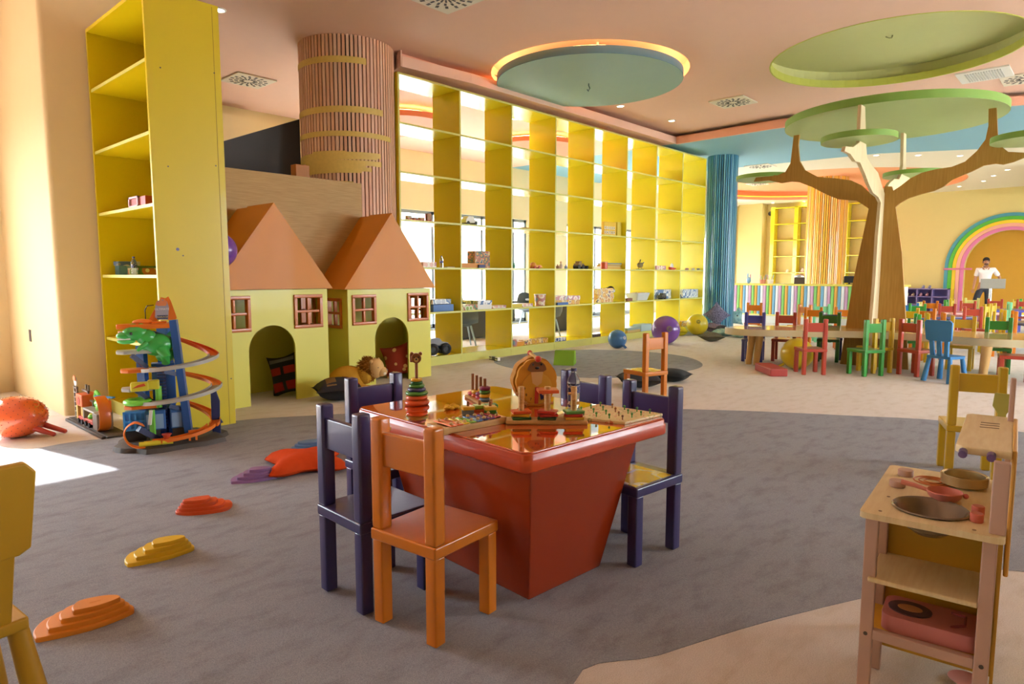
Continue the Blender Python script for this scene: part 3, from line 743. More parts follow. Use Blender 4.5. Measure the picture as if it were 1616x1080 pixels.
def leafdisc(x, y, z, r, h, r2=None):
    part('leaf_disc', G().prism(circle(x-TREE[0], y-TREE[1], r, 64, r2), z, z+h), LEAF, tr, ang=40)
    g = G(); ring(g, (x-TREE[0], y-TREE[1]), r+.004, z+.001, r+.004, z+h, 64); part('leaf_rim', g, LEAFD, tr)
leafdisc(10.33, 2.44, 3.35, 1.32, .10)
leafdisc(9.05, 2.47, 2.92, .42, .07)
leafdisc(10.62, 4.24, 2.79, .43, .06)
leafdisc(10.05, .84, 2.86, .42, .07)
leafdisc(11.55, 2.35, 2.76, .42, .06)

# ================================================================== CHILDREN'S CHAIRS
PAINT = {k: M(h, .28, coat=.45, var=.06, vs=8, bump=.04, bs=40) for k, h in dict(orange='#d87a12', navy='#3a3568', yellow='#d4ac18', red='#bd4530', green='#3fa03c', blue='#3f82bf', mint='#7fd49a', indigo='#4a4ba0', pale='#e8dc7c', dgreen='#2f8030').items()}
POST_B, LEG_B = .78, .32
CH = {}
def chair_meshes():
    CH['seat'] = G().box(-.178, .17, -.165, .165, .32, .365).mesh('seat', bev=.008)
    CH['leg'] = G().box(-.026, .026, -.026, .026, 0, .322).mesh('leg', bev=.006, seg=1)
    CH['back_post'] = G().box(-.027, .027, -.027, .027, .363, .78).mesh('back_post', bev=.011)
    CH['back_rail'] = G().box(-.013, .013, -.12, .12, .60, .725).mesh('back_rail', bev=.006)
    CH['seat_print'] = G().prism([(-.115,-.145),(.155,-.145),(.155,.145),(-.115,.145)], .365, .3665).mesh('seat_print', smooth=False)
chair_meshes()
PRINT = ramp_mat('seat_print', 'noise', 5.5, [(0.0, '#ecc81e'), (0.49, '#f0d02c'), (0.5, '#f4f2ea'), (0.535, '#f4f2ea'), (0.545, '#e8c31c')], rough=.25, coat=.5, interp='CONSTANT', detail=1)
PRINTG = ramp_mat('seat_print_green', 'noise', 5, [(0.0, '#5fb98a'), (0.5, '#8fd0a0'), (0.55, '#f0e6b0')], rough=.25, coat=.5, interp='CONSTANT', detail=1)
def chair(col, x, y, rz, label, group=None, s=1.0, prnt=None, rail=None):
    t = thing('wooden_chair', label, 'chair', (x, y, .0025), rz, group)
    t.scale = (s, s, s)
    m = PAINT[col]
    link('seat', CH['seat'], m, t)
    for a in (-.148, .14):
        for b in (-.135, .135): link('leg', CH['leg'], m, t, (a, b, 0))
    for b in (-.135, .135): link('back_post', CH['back_post'], m, t, (-.147, b, 0))
    link('back_rail', CH['back_rail'], PAINT[rail] if rail else m, t, (-.147, 0, 0))
    if prnt: link('seat_print', CH['seat_print'], prnt, t)
    return t
# around the orange table (the table stands at x 1.73..2.57, y 1.48..2.60)
chair('orange', 1.592, 1.835, radians(5), 'orange chair in front of the orange table, its back to the viewer')
chair('navy', 1.575, 2.185, radians(-3), 'navy chair left of the orange chair at the table')
chair('navy', 2.017, 2.66, -pi/2-.05, 'navy chair at the far left corner of the orange table')
chair('navy', 2.63, 1.632, radians(174), 'navy chair with a yellow printed seat at the right end of the orange table', prnt=PRINT)
chair('navy', 2.70, 2.075, radians(174), 'navy chair behind the water bottle, partly hidden by the table', prnt=PRINTG)
chair('orange', 5.80, 3.46, radians(74), 'orange chair with yellow printed seat alone near the round grey carpet', prnt=PRINT, s=.93)
chair('yellow', 5.14, .645, radians(18), 'yellow chair behind the toy kitchen', s=.93)

# background chairs: position of the middle of the back top in the picture, direction faced, colour
OBST = [[(9.05,3.95),(9.12,3.55),(9.5,2.98),(9.84,2.35),(9.8,1.6),(9.64,1.1),(9.8,.6),(10.1,.0),(10.7,-.3),(11.0,.1),(10.85,.85),(10.8,1.3),(10.95,2.06),(10.9,2.7),(10.35,3.3),(9.95,3.8),(9.6,4.12),(9.25,4.2)]]
TABS = []
for (px, py, dx, dy) in ((1468, 500, .4, 0), (1612, 509, .4, -.3), (1585, 490, .5, 0), (1520, 494, .5, 0)):
    x, y = fl(px, py, .52); TABS.append((x+dx, y+dy)); c_, s_ = cos(radians(-48)), sin(radians(-48))
    OBST.append([(x+dx+a*.6*c_-b*.4*s_, y+dy+a*.6*s_+b*.4*c_) for a, b in ((-1,-1),(1,-1),(1,1),(-1,1))])
OBST.append([(9.95, 2.0), (10.35, 2.0), (10.8, 2.4), (10.8, 2.55), (10.35, 2.92), (9.95, 2.92)])
def inside(p, P):
    r = False
    for (x0, y0), (x1, y1) in zip(P, P[1:]+P[:1]):
        if (y0 > p[1]) != (y1 > p[1]) and p[0] < (x1-x0)*(p[1]-y0)/(y1-y0)+x0: r = not r
    return r
JIT = random.Random(4)
PUT = []
def far_chair(col, px, py, deg, label, s=.93, rail=None, prnt=None):
    x, y = fl(px, py, .78*s)
    a = atan2(y, x) + radians(deg + (JIT.uniform(-10, 10) if deg >= 150 else 0))
    k = 1 if deg > 60 else -1; d = sqrt(x*x+y*y); ux, uy = k*x/d, k*y/d
    for _ in range(60):
        hit = False
        for q, b in ((0, -.135), (0, .135), (.02, 0)):
            p = (x+s*(q*cos(a)-b*sin(a)), y+s*(q*sin(a)+b*cos(a)))
            if any(inside((p[0]+e, p[1]+f), P) for P in OBST for e in (-.04, .04) for f in (-.04, .04)): hit = True
        c = (x+.153*s*cos(a), y+.153*s*sin(a))
        if inside(c, OBST[-1]) or any((c[0]-o[0])**2+(c[1]-o[1])**2 < .30**2 for o in PUT): hit = True
        if not hit: break
        x += ux*.03; y += uy*.03
    PUT.append((x+.153*s*cos(a), y+.153*s*sin(a)))
    return chair(col, x+.153*s*cos(a), y+.153*s*sin(a), a, label, 'chairs around the tree table', s, prnt, rail)
N, E_, S_, W_ = 95, 5, -88, 178          # facing +y, +x, -y, -x
for c in (
    ('red', 1288, 504, 22, 'worn red chair in front of the tree table near the yellow ball'),
    ('green', 1382, 505, 42, 'bright green chair in front of the tree trunk'),
    ('red', 1437, 504.5, -38, 'red chair in front of the tree table between the green and the blue chair'),
    ('indigo', 1192, 494, 180, 'indigo chair at the left end of the tree table'),
    ('red', 1241, 494, 180, 'red chair behind the left part of the tree table'),
    ('dgreen', 1310, 495.5, 180, 'dark green chair behind the table just left of the trunk'),
    ('orange', 1191, 478, 180, 'orange chair in front of the striped counter, left of all others'),
    ('orange', 1271, 481, 150, 'orange chair half turned, behind the worn red chair'),
    ('orange', 1284, 485, 180, 'orange chair with a broad rail left of the green chair by the trunk'),
    ('mint', 1297, 480, 180, 'mint green chair against the striped counter'),
    ('orange', 1332, 485, 180, 'orange chair partly covered by the tree trunk'),
    ('navy', 1311, 494, 180, 'navy chair behind the dark green chair by the trunk'),
    ('yellow', 1396, 502, 42, 'yellow chair between the bright green and the red chair in front of the trunk'),
    ('yellow', 1521, 502, 180, 'yellow chair behind the blue plastic chair'),
    ('dgreen', 1577, 505, 180, 'dark green chair on the far side of the table by the right edge'),
    ('yellow', 1435, 487, 180, 'yellow chair whose left post is hidden by the trunk'),
    ('orange', 1462, 488, 170, 'orange-red chair behind the navy table right of the trunk'),
    ('orange', 1469, 475.5, 180, 'light orange chair below the purple cubby shelf'),
    ('green', 1448, 480, 190, 'green chair close to the trunk below the cubby shelf'),
    ('pale', 1452, 477, 80, 'pale yellow chair seen edge-on below the cubby shelf'),
    ('blue', 1437, 478.5, 180, 'blue chair just right of the trunk below the cubby shelf'),
    ('red', 1495, 482, 180, 'red chair with broad rail below the left foot of the rainbow'),
    ('green', 1494, 473.6, 80, 'light green chair seen edge-on at the foot of the rainbow'),
    ('yellow', 1503, 472, 80, 'yellow chair seen edge-on at the foot of the rainbow'),
    ('pale', 1534, 470.6, 180, 'pale yellow chair in front of the standing man'),
    ('red', 1528, 476.4, 180, 'dark red chair in front of the pale yellow chair by the man'),
    ('red', 1536, 484, 195, 'large red chair in the middle of the right-hand crowd'),
    ('yellow', 1558, 480, 75, 'yellow chair turned edge-on, left one of the yellow pair'),
    ('yellow', 1568, 479, 75, 'yellow chair turned edge-on, right one of the yellow pair'),
    ('red', 1571, 472, 180, 'red chair below the screen on its pole'),
    ('mint', 1594, 477, 100, 'green and mint chair right of the red chair under the screen'),
    ('yellow', 1601, 473, 75, 'small yellow chair near the right edge beyond the mint chair'),
    ('green', 1609, 472, 75, 'small green chair beside the small yellow chair at the right edge'),
    ('yellow', 1584, 489, 100, 'yellow chair behind the dark green chair at the right'),
    ('orange', 1602, 491, 100, 'orange chair at the right edge behind the dark green chair'),
    ('green', 1449, 498, 100, 'green chair on the far side of the tree table beside the red chair'),
    ('yellow', 1464, 500, 95, 'yellow chair on the far side of the tree table left of the blue chair'),
    ('orange', 1490, 494, 95, 'orange chair just above the blue plastic chair'),
    ('red', 1617, 474, 180, 'red chair cut by the right edge in the far row'),
):
    far_chair(*c)
# red stool-like chair cut by the right edge
chair('red', *fl(1598, 605), radians(100), 'red chair cut by the right edge in front of the tree table', 'chairs around the tree table', .93)

def plastic_chair(x, y, rz, m, label, s=1.0):
    t = thing('plastic_chair', label, 'chair', (x, y, .0025), rz); t.scale = (s, s, s)
    part('seat', G().prism([(-.16,-.15),(.1,-.17),(.15,-.15),(.17,-.05),(.17,.05),(.15,.15),(.1,.17),(-.16,.15)], .30, .335), m, t, bev=.008)
    for a, b in ((-.13,-.13),(-.13,.13),(.12,-.13),(.12,.13)):
        part('leg', G().cyl((a, b, .30), (a*1.35, b*1.25, 0), .026, .034, 12), m, t)
    for k in (-1, 0, 1): part('back_slat', G().add(*_slat(k)), m, t, bev=.006)
    M2 = Matrix.Translation((-.185, 0, .66)) @ Matrix.Rotation(-.12, 4, 'Y')
    g = G(); q = G().prism([(-.16,-.12),(-.13,-.135),(.13,-.135),(.16,-.12),(.175,.1),(.15,.13),(-.15,.13),(-.175,.1)], -.014, .014)
    g.add([M2 @ Vector((p[2], p[0], p[1])) for p in q.v], q.f)
    part('backrest', g, m, t, bev=.007)
    return t
def _slat(k):
    x0, x1, w = -.135, -.165, .026
    c0, c1 = .085*k, .10*k
    v = [(x0-.016,c0-w,.32),(x0+.016,c0-w,.32),(x0+.016,c0+w,.32),(x0-.016,c0+w,.32),(x1-.022,c1-w,.6),(x1+.012,c1-w,.6),(x1+.012,c1+w,.6),(x1-.022,c1+w,.6)]
    return v, [(3,2,1,0),(4,5,6,7),(0,1,5,4),(1,2,6,5),(2,3,7,6),(3,0,4,7)]
x, y = fl(1484, 604)
plastic_chair(x+.13, y-.02, radians(-22), M('#3d86c2', .45, var=.03), 'blue plastic chair with three back slats at the tree table', .95)
x, y = fl(40, 1180)
plastic_chair(.225, 2.34, radians(100), M('#c79a1c', .45, var=.03), 'yellow plastic chair cut by the left edge in the foreground', 1.0)

# ================================================================== ORANGE TABLE
TX0, TX1, TY0, TY1, TZ = 1.725, 2.605, 1.435, 2.575, .68
LACQ = M('#cc4712', .06, coat=1.0, var=.02, vs=3)
LACQ.node_tree.nodes['Principled BSDF'].inputs['Coat IOR'].default_value = 2.0
LACQ.node_tree.nodes['Principled BSDF'].inputs['Coat Roughness'].default_value = .02
mt = thing('play_table', 'glossy orange children\'s table with tapered box base', 'table', ((TX0+TX1)/2, (TY0+TY1)/2, 0), -.07)
hx, hy = (TX1-TX0)/2, (TY1-TY0)/2
def rrect(hx, hy, r, n=5):
    out = []
    for cx, cy, a0 in ((hx-r, hy-r, 0), (-hx+r, hy-r, 90), (-hx+r, -hy+r, 180), (hx-r, -hy+r, 270)):
        for i in range(n+1): a = radians(a0+90*i/n); out.append((cx+r*cos(a), cy+r*sin(a)))
    return out
def loft(sections):
    g = G(); n = len(sections[0][0]); vs = [(p[0], p[1], z) for P, z in sections for p in P]
    fs = [(k*n+i, k*n+(i+1) % n, (k+1)*n+(i+1) % n, (k+1)*n+i) for k in range(len(sections)-1) for i in range(n)]
    fs.append(tuple(range(n-1, -1, -1))); fs.append(tuple((len(sections)-1)*n+i for i in range(n)))
    return g.add(vs, fs)
part('tabletop', loft([(rrect(hx-.016, hy-.016, .03), TZ-.075), (rrect(hx-.004, hy-.004, .035), TZ-.073), (rrect(hx, hy, .035), TZ-.067), (rrect(hx, hy, .035), TZ-.03), (rrect(hx-.005, hy-.005, .035), TZ-.027),
     (rrect(hx-.005, hy-.005, .035), TZ-.012), (rrect(hx-.009, hy-.009, .033), TZ-.004)]), M('#cc4712', .28, coat=.25, var=.02, vs=3), mt, ang=35, wn=True)
part('top_surface', loft([(rrect(hx-.0095, hy-.0095, .033), TZ-.006), (rrect(hx-.0095, hy-.0095, .033), TZ-.003), (rrect(hx-.0125, hy-.0125, .03), TZ)]), LACQ, mt, ang=20, wn=True, label='mirror-glossy lacquered top surface')
b0, b1 = (.225, .37), (.335, .49)
part('base', loft([([(-b0[0],-b0[1]),(b0[0],-b0[1]),(b0[0],b0[1]),(-b0[0],b0[1])], .0025), ([(-b1[0],-b1[1]),(b1[0],-b1[1]),(b1[0],b1[1]),(-b1[0],b1[1])], TZ-.07)]), M('#9e3409', .22, coat=.4, var=.03, vs=3), mt, bev=.006)

# ---- toys on the table
WOOD = ramp_mat('toy_wood', 'noise', 12, [(0.3, '#c99a55'), (0.6, '#dcb373'), (0.8, '#e4c088')], rough=.45, stretch=(1, 1, 8))
TOY = {k: M(h, .3, coat=.3) for k, h in dict(red='#c9352b', orange='#df5a22', yellow='#e5b62b', green='#4d9436', dgreen='#2c6a34', blue='#5b84a6', indigo='#3d3a78', purple='#8f3a6a', pink='#cf4a62', lime='#9cc23c', brown='#9a5c2b', grey='#6d7a86').items()}
def at_table(px, py): return fl(px, py, TZ)
x, y = at_table(658, 639)
t = thing('ring_stacker', 'wooden ring stacking tower with bear head on the orange table', 'toy', (x, y, TZ), facing(x, y))
part('rod', G().cyl((0,0,0),(0,0,.205),.0075,n=10), TOY['brown'], t)
zz = .0
for r, h, c in ((.060,.026,'orange'),(.052,.024,'orange'),(.054,.02,'green'),(.044,.018,'indigo'),(.038,.018,'green'),(.029,.014,'dgreen'),(.028,.016,'yellow')):
    part('ring', G().torus((0,0,zz+h/2), r-h/2, h/2, 26, 10).cyl((0,0,zz+.002),(0,0,zz+h-.002), r-h/2, n=20), TOY[c], t); zz += h-.001
hd = part('bear_head', G().cyl((-.0,-.016,.225),(0,.012,.225),.024,n=20).cyl((-.02,-.012,.246),(-.02,.008,.246),.009,n=10).cyl((.02,-.012,.246),(.02,.008,.246),.009,n=10).rb((-.018,.012,.225),(.025,.03,.04)), TOY['brown'], t, bev=.003, seg=1)
part('muzzle', G().cyl((0,-.019,.218),(0,-.016,.218),.011,n=14), WOOD, hd); part('nose', G().ball((0,-.021,.221),.004,8,6), BLACK, hd)
part('cheek', G().cyl((-.01,-.018,.23),(-.01,-.0165,.23),.003,n=8).cyl((.01,-.018,.23),(.01,-.0165,.23),.003,n=8), BLACK, hd)

a, b, c, d = at_table(684, 676), at_table(708, 688), at_table(794, 672), at_table(768, 656)
cx, cy = (a[0]+c[0])/2, (a[1]+c[1])/2; ang = atan2(c[1]-b[1], c[0]-b[0])
t = thing('xylophone', 'toy xylophone with eight rainbow coloured bars on a wooden frame', 'toy', (cx, cy, TZ), ang)
L, Wd = .30, .12
part('frame', G().box(-L/2, L/2, -Wd*.42, -Wd*.42+.016, 0, .026), WOOD, t, bev=.002, seg=1)
part('frame', G().box(-L/2, L/2, Wd*.42-.016, Wd*.42, 0, .026), WOOD, t, bev=.002, seg=1)
part('end_block', G().box(-L/2-.012, -L/2+.012, -Wd*.5, Wd*.5, 0, .028), WOOD, t, bev=.002, seg=1)
part('end_block', G().box(L/2-.012, L/2+.012, -Wd*.4, Wd*.4, 0, .028), WOOD, t, bev=.002, seg=1)
for k, c in enumerate(('orange','orange','yellow','lime','blue','indigo','purple','pink')):
    w = Wd*(1.0-.05*k); x = -L/2+.035+k*.034
    bb = part('bar', G().box(x-.013, x+.013, -w*.55, w*.55, .028, .034), M({'orange':'#dd6a2a','yellow':'#e8c32c','lime':'#86c440','blue':'#5f86b4','indigo':'#4c4a80','purple':'#8b4a86','pink':'#c9566c'}[c], .25, metal=.35), t, bev=.002, seg=1)
    part('knob', G().ball((x, -w*.36, .036), .008, 10, 6).ball((x, w*.36, .036), .008, 10, 6), WOOD, bb)
# counting board with four pegs of rings
x, y = at_table(757, 634); ang = atan2(at_table(785, 650)[1]-at_table(735, 624)[1], at_table(785, 650)[0]-at_table(735, 624)[0])
t = thing('peg_counter', 'wooden board with four tall pegs and coloured rings behind the xylophone', 'toy', (x, y, TZ), ang)
part('board', G().box(-.13, .10, -.035, .035, 0, .014), WOOD, t, bev=.003, seg=1)
for k, (n, cs) in enumerate(((1,('pink',)),(2,('orange','yellow')),(2,('pink','purple')),(4,('blue','yellow','green','purple')))):
    px_ = -.10+.058*k
    part('peg', G().cyl((px_,0,.012),(px_,0,.125),.0075,n=10), TOY['brown'], t)
    for j in range(n): part('ring', G().torus((px_,0,.024+.018*j), .018, .0095, 20, 8), TOY[cs[j]], t)
# block stacker
x, y = at_table(757, 662); 
t = thing('block_stacker', 'board stacked with blue, yellow and green square wooden blocks behind the xylophone', 'toy', (x, y, TZ), facing(x, y))
part('board', G().box(-.075, .085, -.05, .05, 0, .012), WOOD, t, bev=.003, seg=1)
for (bx, by, cs) in ((-.05, -.005, ('grey','grey','yellow')), (.0, .02, ('orange','orange','lime')), (.045, -.01, ('green','green','yellow')), (.05, .035, ('blue','yellow','green'))):
    for j, c in enumerate(cs): part('block', G().rb((bx, by, .012+.016*(j+.5)), (.052, .045, .0155), rz=.25*(j == 2)), TOY[c], t, bev=.002, seg=1)
    part('peg', G().cyl((bx,by,.01),(bx,by,.012+.016*len(cs)+.02),.006,n=8), TOY['brown'], t)
# yellow flower
x, y = at_table(713, 646)
g = G()
for k in range(9): g.ball((.028*cos(k*.7), .018*sin(k*.7), .009+.005*(k % 2)), (.016, .012, .009), 10, 6)
solo('cloth_flower', g.ball((0,0,.014), (.018,.014,.01), 10, 6), M('#e2b419', .6), 'small crumpled yellow flower lying on the orange table', 'toy', (x, y, TZ))
# lion clock
x, y = at_table(846, 640)
t = thing('toy_clock', 'wooden lion shaped teaching clock with a dowel handle on the orange table', 'toy', (x, y, TZ), facing(x, y)+.25)
def scallop(r, k, n=96): return [(r*(1+.05*abs(sin(k*pi*i/n)))*cos(2*pi*i/n), r*(1+.05*abs(sin(k*pi*i/n)))*sin(2*pi*i/n)*1.08+.115) for i in range(n)]
YW_ = M('#d99a2a', .4, coat=.2); YD = M('#bf8120', .45)
part('rear_board', G().prism(scallop(.102, 9), .02, .09, XZ), YD, t, smooth=False)
fb = part('front_board', G().prism([(p[0]*.97, p[1]) for p in scallop(.098, 11)], -.012, .012, XZ), YW_, t, smooth=False)
part('face_plate', G().cyl((0,-.016,.085),(0,-.012,.085),.074,n=36), M('#e0aa3c', .4), fb)
mz = part('muzzle', G().prism([(.045*cos(pi*k/16), .172+.042*sin(pi*k/16)) for k in range(17)]+[(-.03,.163),(.03,.163)], -.019, -.012, XZ), M('#8a5a34', .5), fb, smooth=False)
part('nose', G().ball((0,-.02,.182), (.011,.004,.007), 10, 6), BLACK, mz)
part('eye', G().ball((-.02,-.02,.198), (.005,.003,.005), 8, 6).ball((.02,-.02,.198), (.005,.003,.005), 8, 6), BLACK, mz)
part('beard', G().prism([(-.03,.168),(.03,.168),(.022,.11),(0,.095),(-.022,.11)], -.018, -.0165, XZ), M('#e3b878', .5), fb, smooth=False)
part('hour_hand', G().prism([(-.006,0),(.012,-.002),(.02,-.05),(.006,-.06)], -.022, -.019, XZ), TOY['indigo'], fb, loc=(.012,0,.088), smooth=False)
part('minute_hand', G().prism([(-.009,.004),(.009,.004),(.006,-.075),(-.012,-.075)], -.025, -.022, XZ), TOY['red'], fb, loc=(-.002,0,.088), smooth=False)
for k in range(1, 13):
    a_ = pi/2-2*pi*k/12
    if 3 <= k <= 9: text(str(k), .018, BLACK, fb, (.06*cos(a_), -.0172, .085+.06*sin(a_)), name='numeral')
h_ = part('handle', G().cyl((.0,-.03,.226),(0,.12,.236),.0085,n=12), WOOD, t)
part('handle_knob', G().ball((0,-.035,.226),.0155,12,8), TOY['red'], h_); part('handle_knob', G().ball((0,.125,.236),.0135,12,8), TOY['red'], h_)
part('foot', G().box(-.05,.05,-.02,.08,0,.012), YD, t, bev=.002, seg=1)
# three-peg screw board
a, b = at_table(798, 668), at_table(926, 668)
cx, cy = (a[0]+b[0])/2, (a[1]+b[1])/2
t = thing('screw_board', 'wooden board with three notched pegs and square plates at the near table edge', 'toy', (cx, cy, TZ), atan2(b[1]-a[1], b[0]-a[0]))
Lb = sqrt((b[0]-a[0])**2+(b[1]-a[1])**2)
part('board', G().box(-Lb/2, Lb/2, -.035, .04, 0, .018), WOOD, t, bev=.003, seg=1)
for k, (pl, top) in enumerate(((('dgreen','yellow','orange'), None), (('dgreen','red','red'), 'red'), (('yellow','red','green'), None))):
    px_ = -Lb/2+.065+k*(Lb-.12)/2
    pg = part('peg', G().cyl((px_,0,.016),(px_,0,.155),.0125,n=14), WOOD, t)
    part('pin', G().cyl((px_-.024,0,.125),(px_,0,.125),.006,n=8).cyl((px_,-.0,.085),(px_+.024,0,.085),.006,n=8).cyl((px_,-.02,.1),(px_,0,.1),.006,n=8), WOOD, pg)
    for j, c in enumerate(pl): part('plate', G().rb((px_, 0, .018+.0125*(j+.5)), (.078, .058, .0115), rz=(.12, -.15, .2)[j]*(1 if k != 1 else -1.5)), TOY[c], t, bev=.002, seg=1)
    if top: part('plate', G().rb((px_, 0, .138), (.085, .075, .014), rz=.1), TOY['orange'], t, bev=.002, seg=1)
# water bottle
PET = M('#dfe9ef', .05, var=0.0)
PET.node_tree.nodes['Principled BSDF'].inputs['Transmission Weight'].default_value = .9
PET.node_tree.nodes['Principled BSDF'].inputs['IOR'].default_value = 1.2
LAB = print_mat('bottle_label', [(0, '#2c2f66'), (.35, '#3c4488'), (.6, '#d8dce8'), (.68, '#2c2f66')], 60)
def bottle(x, y, z, s, label):
    t = thing('water_bottle', label, 'bottle', (x, y, z), facing(x, y))
    t.scale = (s, s, s)
    part('body', G().lathe([(0,.001),(.026,0),(.031,.006),(.0315,.02),(.0295,.028),(.0315,.036),(.0295,.05),(.0315,.06),(.0315,.085),(.031,.12),(.032,.13),(.03,.145),(.02,.165),(.0135,.178),(.0135,.186),(0,.186)], 24), PET, t)
    part('label', G().lathe([(.0322,.078),(.0322,.118)], 24), LAB, t)
    part('cap', G().cyl((0,0,.186),(0,0,.202),.0145,n=18), M('#3a3a7a', .4), t)
x, y = at_table(905, 643); bottle(x, y, TZ, .92, 'clear water bottle with blue cap standing on the orange table')
# peg board
pts = [at_table(*q) for q in ((880, 659), (945, 641.5), (1046, 657), (986, 671))]
cx, cy = sum(p[0] for p in pts)/4, sum(p[1] for p in pts)/4
t = thing('peg_board', 'pale wooden board with rows of small green pegs at the right of the table', 'toy', (cx, cy, TZ))
loc = [(p[0]-cx, p[1]-cy) for p in pts]
part('board', G().prism(loc, 0, .012), ramp_mat('map_print', 'noise', 16, [(0, '#e8cf92'), (.47, '#ecd59c'), (.5, '#d8825a'), (.52, '#eed8a2'), (.62, '#e6cc8c'), (.65, '#a9b06a'), (.68, '#ecd59c')], rough=.4, interp='CONSTANT', detail=2), t, bev=.002, seg=1)
for i in range(5):
    for j in range(4):
        u_, v_ = (i+.6)/5.2, (j+.6)/4.2
        p = [(1-u_)*(1-v_)*loc[0][k]+u_*(1-v_)*loc[3][k]+u_*v_*loc[2][k]+(1-u_)*v_*loc[1][k] for k in (0, 1)]
        part('peg', G().cyl((p[0],p[1],.011),(p[0],p[1],.026),.0028,n=6).ball((p[0],p[1],.028),.0055,8,5), TOY['green'] if (i+j) % 4 else TOY['brown'], t)
# yellow edge of a toy behind the orange chair's back
x, y = at_table(606, 683)
solo('toy_block', G().box(-.014,.014,-.01,.01,0,.014), TOY['yellow'], 'tiny yellow block at the table edge behind the orange chair back', 'toy', (x+.03, y+.02, TZ), bev=.002, seg=1)

# ================================================================== TREE TABLE AND FURNITURE BEHIND
tt = thing('wavy_table', 'long wavy light wood table running around the plywood tree', 'table', (10.2, 2.4, 0))
o_ = [(9.05,3.95),(9.12,3.55),(9.5,2.98),(9.84,2.35),(9.8,1.6),(9.64,1.1),(9.8,.6),(10.1,.0),(10.7,-.3),(11.0,.1),(10.85,.85),(10.8,1.3),(10.95,2.06),(10.9,2.7),(10.35,3.3),(9.95,3.8),(9.6,4.12),(9.25,4.2)]
TWD = ramp_mat('tree_table_top', 'noise', 8, [(0.3, '#cfa468'), (0.7, '#dcb67c')], rough=.2, coat=.5, stretch=(1, 6, 1))
pts = [(p[0]-10.2, p[1]-2.4) for p in smooth_loop(o_, 5)]
part('tabletop', G().prism(pts, .44, .53), M('#ddd0a6', .3, coat=.3), tt, ang=30)
part('top_veneer', G().prism(pts, .53, .533), TWD, tt, ang=30, label='glossy wood veneer surface')
for px, py in ((1181, 575), (1193, 576), (1549, 604), (1584, 590)):
    x, y = fl(px, py); part('leg', G().cyl((x-10.2, y-2.4, 0), (x-10.2+(.03 if px < 1300 else 0), y-2.4-.03, .44), .042, .055, 14), M('#d3a866', .45), tt)
def back_table(x, y, rz, col, label, w=1.1, d=.7, h=.52):
    t = thing('play_table', label, 'table', (x, y, 0), rz)
    part('tabletop', G().box(-w/2, w/2, -d/2, d/2, h-.05, h), col, t, bev=.01)
    for a in (-1, 1):
        for b in (-1, 1): part('leg', G().box(a*(w/2-.07)-.035, a*(w/2-.07)+.035, b*(d/2-.07)-.035, b*(d/2-.07)+.035, 0, h-.05), col, t, smooth=False)
back_table(*TABS[0], radians(-48), PAINT['navy'], 'navy table between the tree trunk and the crowd of chairs')
back_table(*TABS[1], radians(-48), PAINT['navy'], 'navy table at the right edge behind the dark green chair')
back_table(*TABS[2], radians(-48), PAINT['indigo'], 'dark blue table in the crowd under the screen')
back_table(*TABS[3], radians(-48), M('#d98a86', .3, coat=.4), 'pinkish red table in the middle of the chair crowd')
# window seats behind the shelves
SH = M('#4d5658', .5); LEGC = M('#8fa0a8', .35, metal=.3)
def shell_chair(x, y, rz, label):
    t = thing('shell_chair', label, 'chair', (x, y, 0), rz, 'grey shell chairs behind the shelf wall')
    g = G(); rows = []
    prof = [(.24,.44,.20),(.1,.43,.235),(-.1,.42,.24),(-.2,.46,.24),(-.25,.56,.235),(-.275,.7,.22),(-.29,.82,.16),(-.292,.85,.08)]
    for u, z, w in prof: rows.append([(u+ (.06*(abs(k)/3)**2 if z > .45 else 0), w*k/3, z+(.03*(abs(k)/3)**2 if z < .45 else 0)) for k in range(-3, 4)])
    vs = [p for r in rows for p in r] + [(p[0]-.018, p[1]*1.02, p[2]-.022) for r in rows for p in r]
    nr, b = len(rows), 7*len(rows); fs = []
    for i in range(nr-1):
        for k in range(6):
            q = (i*7+k, i*7+k+1, (i+1)*7+k+1, (i+1)*7+k); fs.append(q); fs.append(tuple(b+j for j in reversed(q)))
    for i in range(nr-1):
        for k in (0, 6): fs.append((i*7+k, (i+1)*7+k, b+(i+1)*7+k, b+i*7+k))
    for k in range(6):
        for i in (0, nr-1): fs.append((i*7+k, i*7+k+1, b+i*7+k+1, b+i*7+k))
    part('shell', g.add(vs, fs), SH, t, ang=60)
    part('underframe', G().box(-.13,.13,-.13,.13,.37,.40), SH, t, smooth=False)
    for a in (-1, 1):
        for c in (-1, 1): part('leg', G().cyl((a*.12, c*.12, .38), (a*.2, c*.2, 0), .02, .014, 8), LEGC, t)
for px, py, r, lab in ((752,548,60,'grey shell chair seen through the second bottom shelf cell'), (812,541,50,'grey shell chair seen through the third bottom shelf cell'), (884,534,100,'grey shell chair seen through the fourth bottom shelf cell')):
    x, y = fl(px, py); shell_chair(x-.1, y+.25, radians(r), lab)
shell_chair(10.2, 10.75, radians(-90), 'grey shell chair on the window side behind the second shelf column')
shell_chair(12.3, 10.6, radians(-100), 'grey shell chair on the window side behind the third shelf column')
for x, y, lab in ((9.6, 9.75, 'dark table behind the shelf wall left of the shell chairs'), (12.3, 9.6, 'dark table behind the shelf wall right of the first table')):
    t = thing('cafe_table', lab, 'table', (x, y, 0))
    part('tabletop', G().box(-.8,.8,-.45,.45,.70,.74), M('#57514a', .4), t, bev=.008); part('front_panel', G().box(-.75,.75,-.2,.2,.02,.70), M('#4a463f', .6), t, smooth=False)

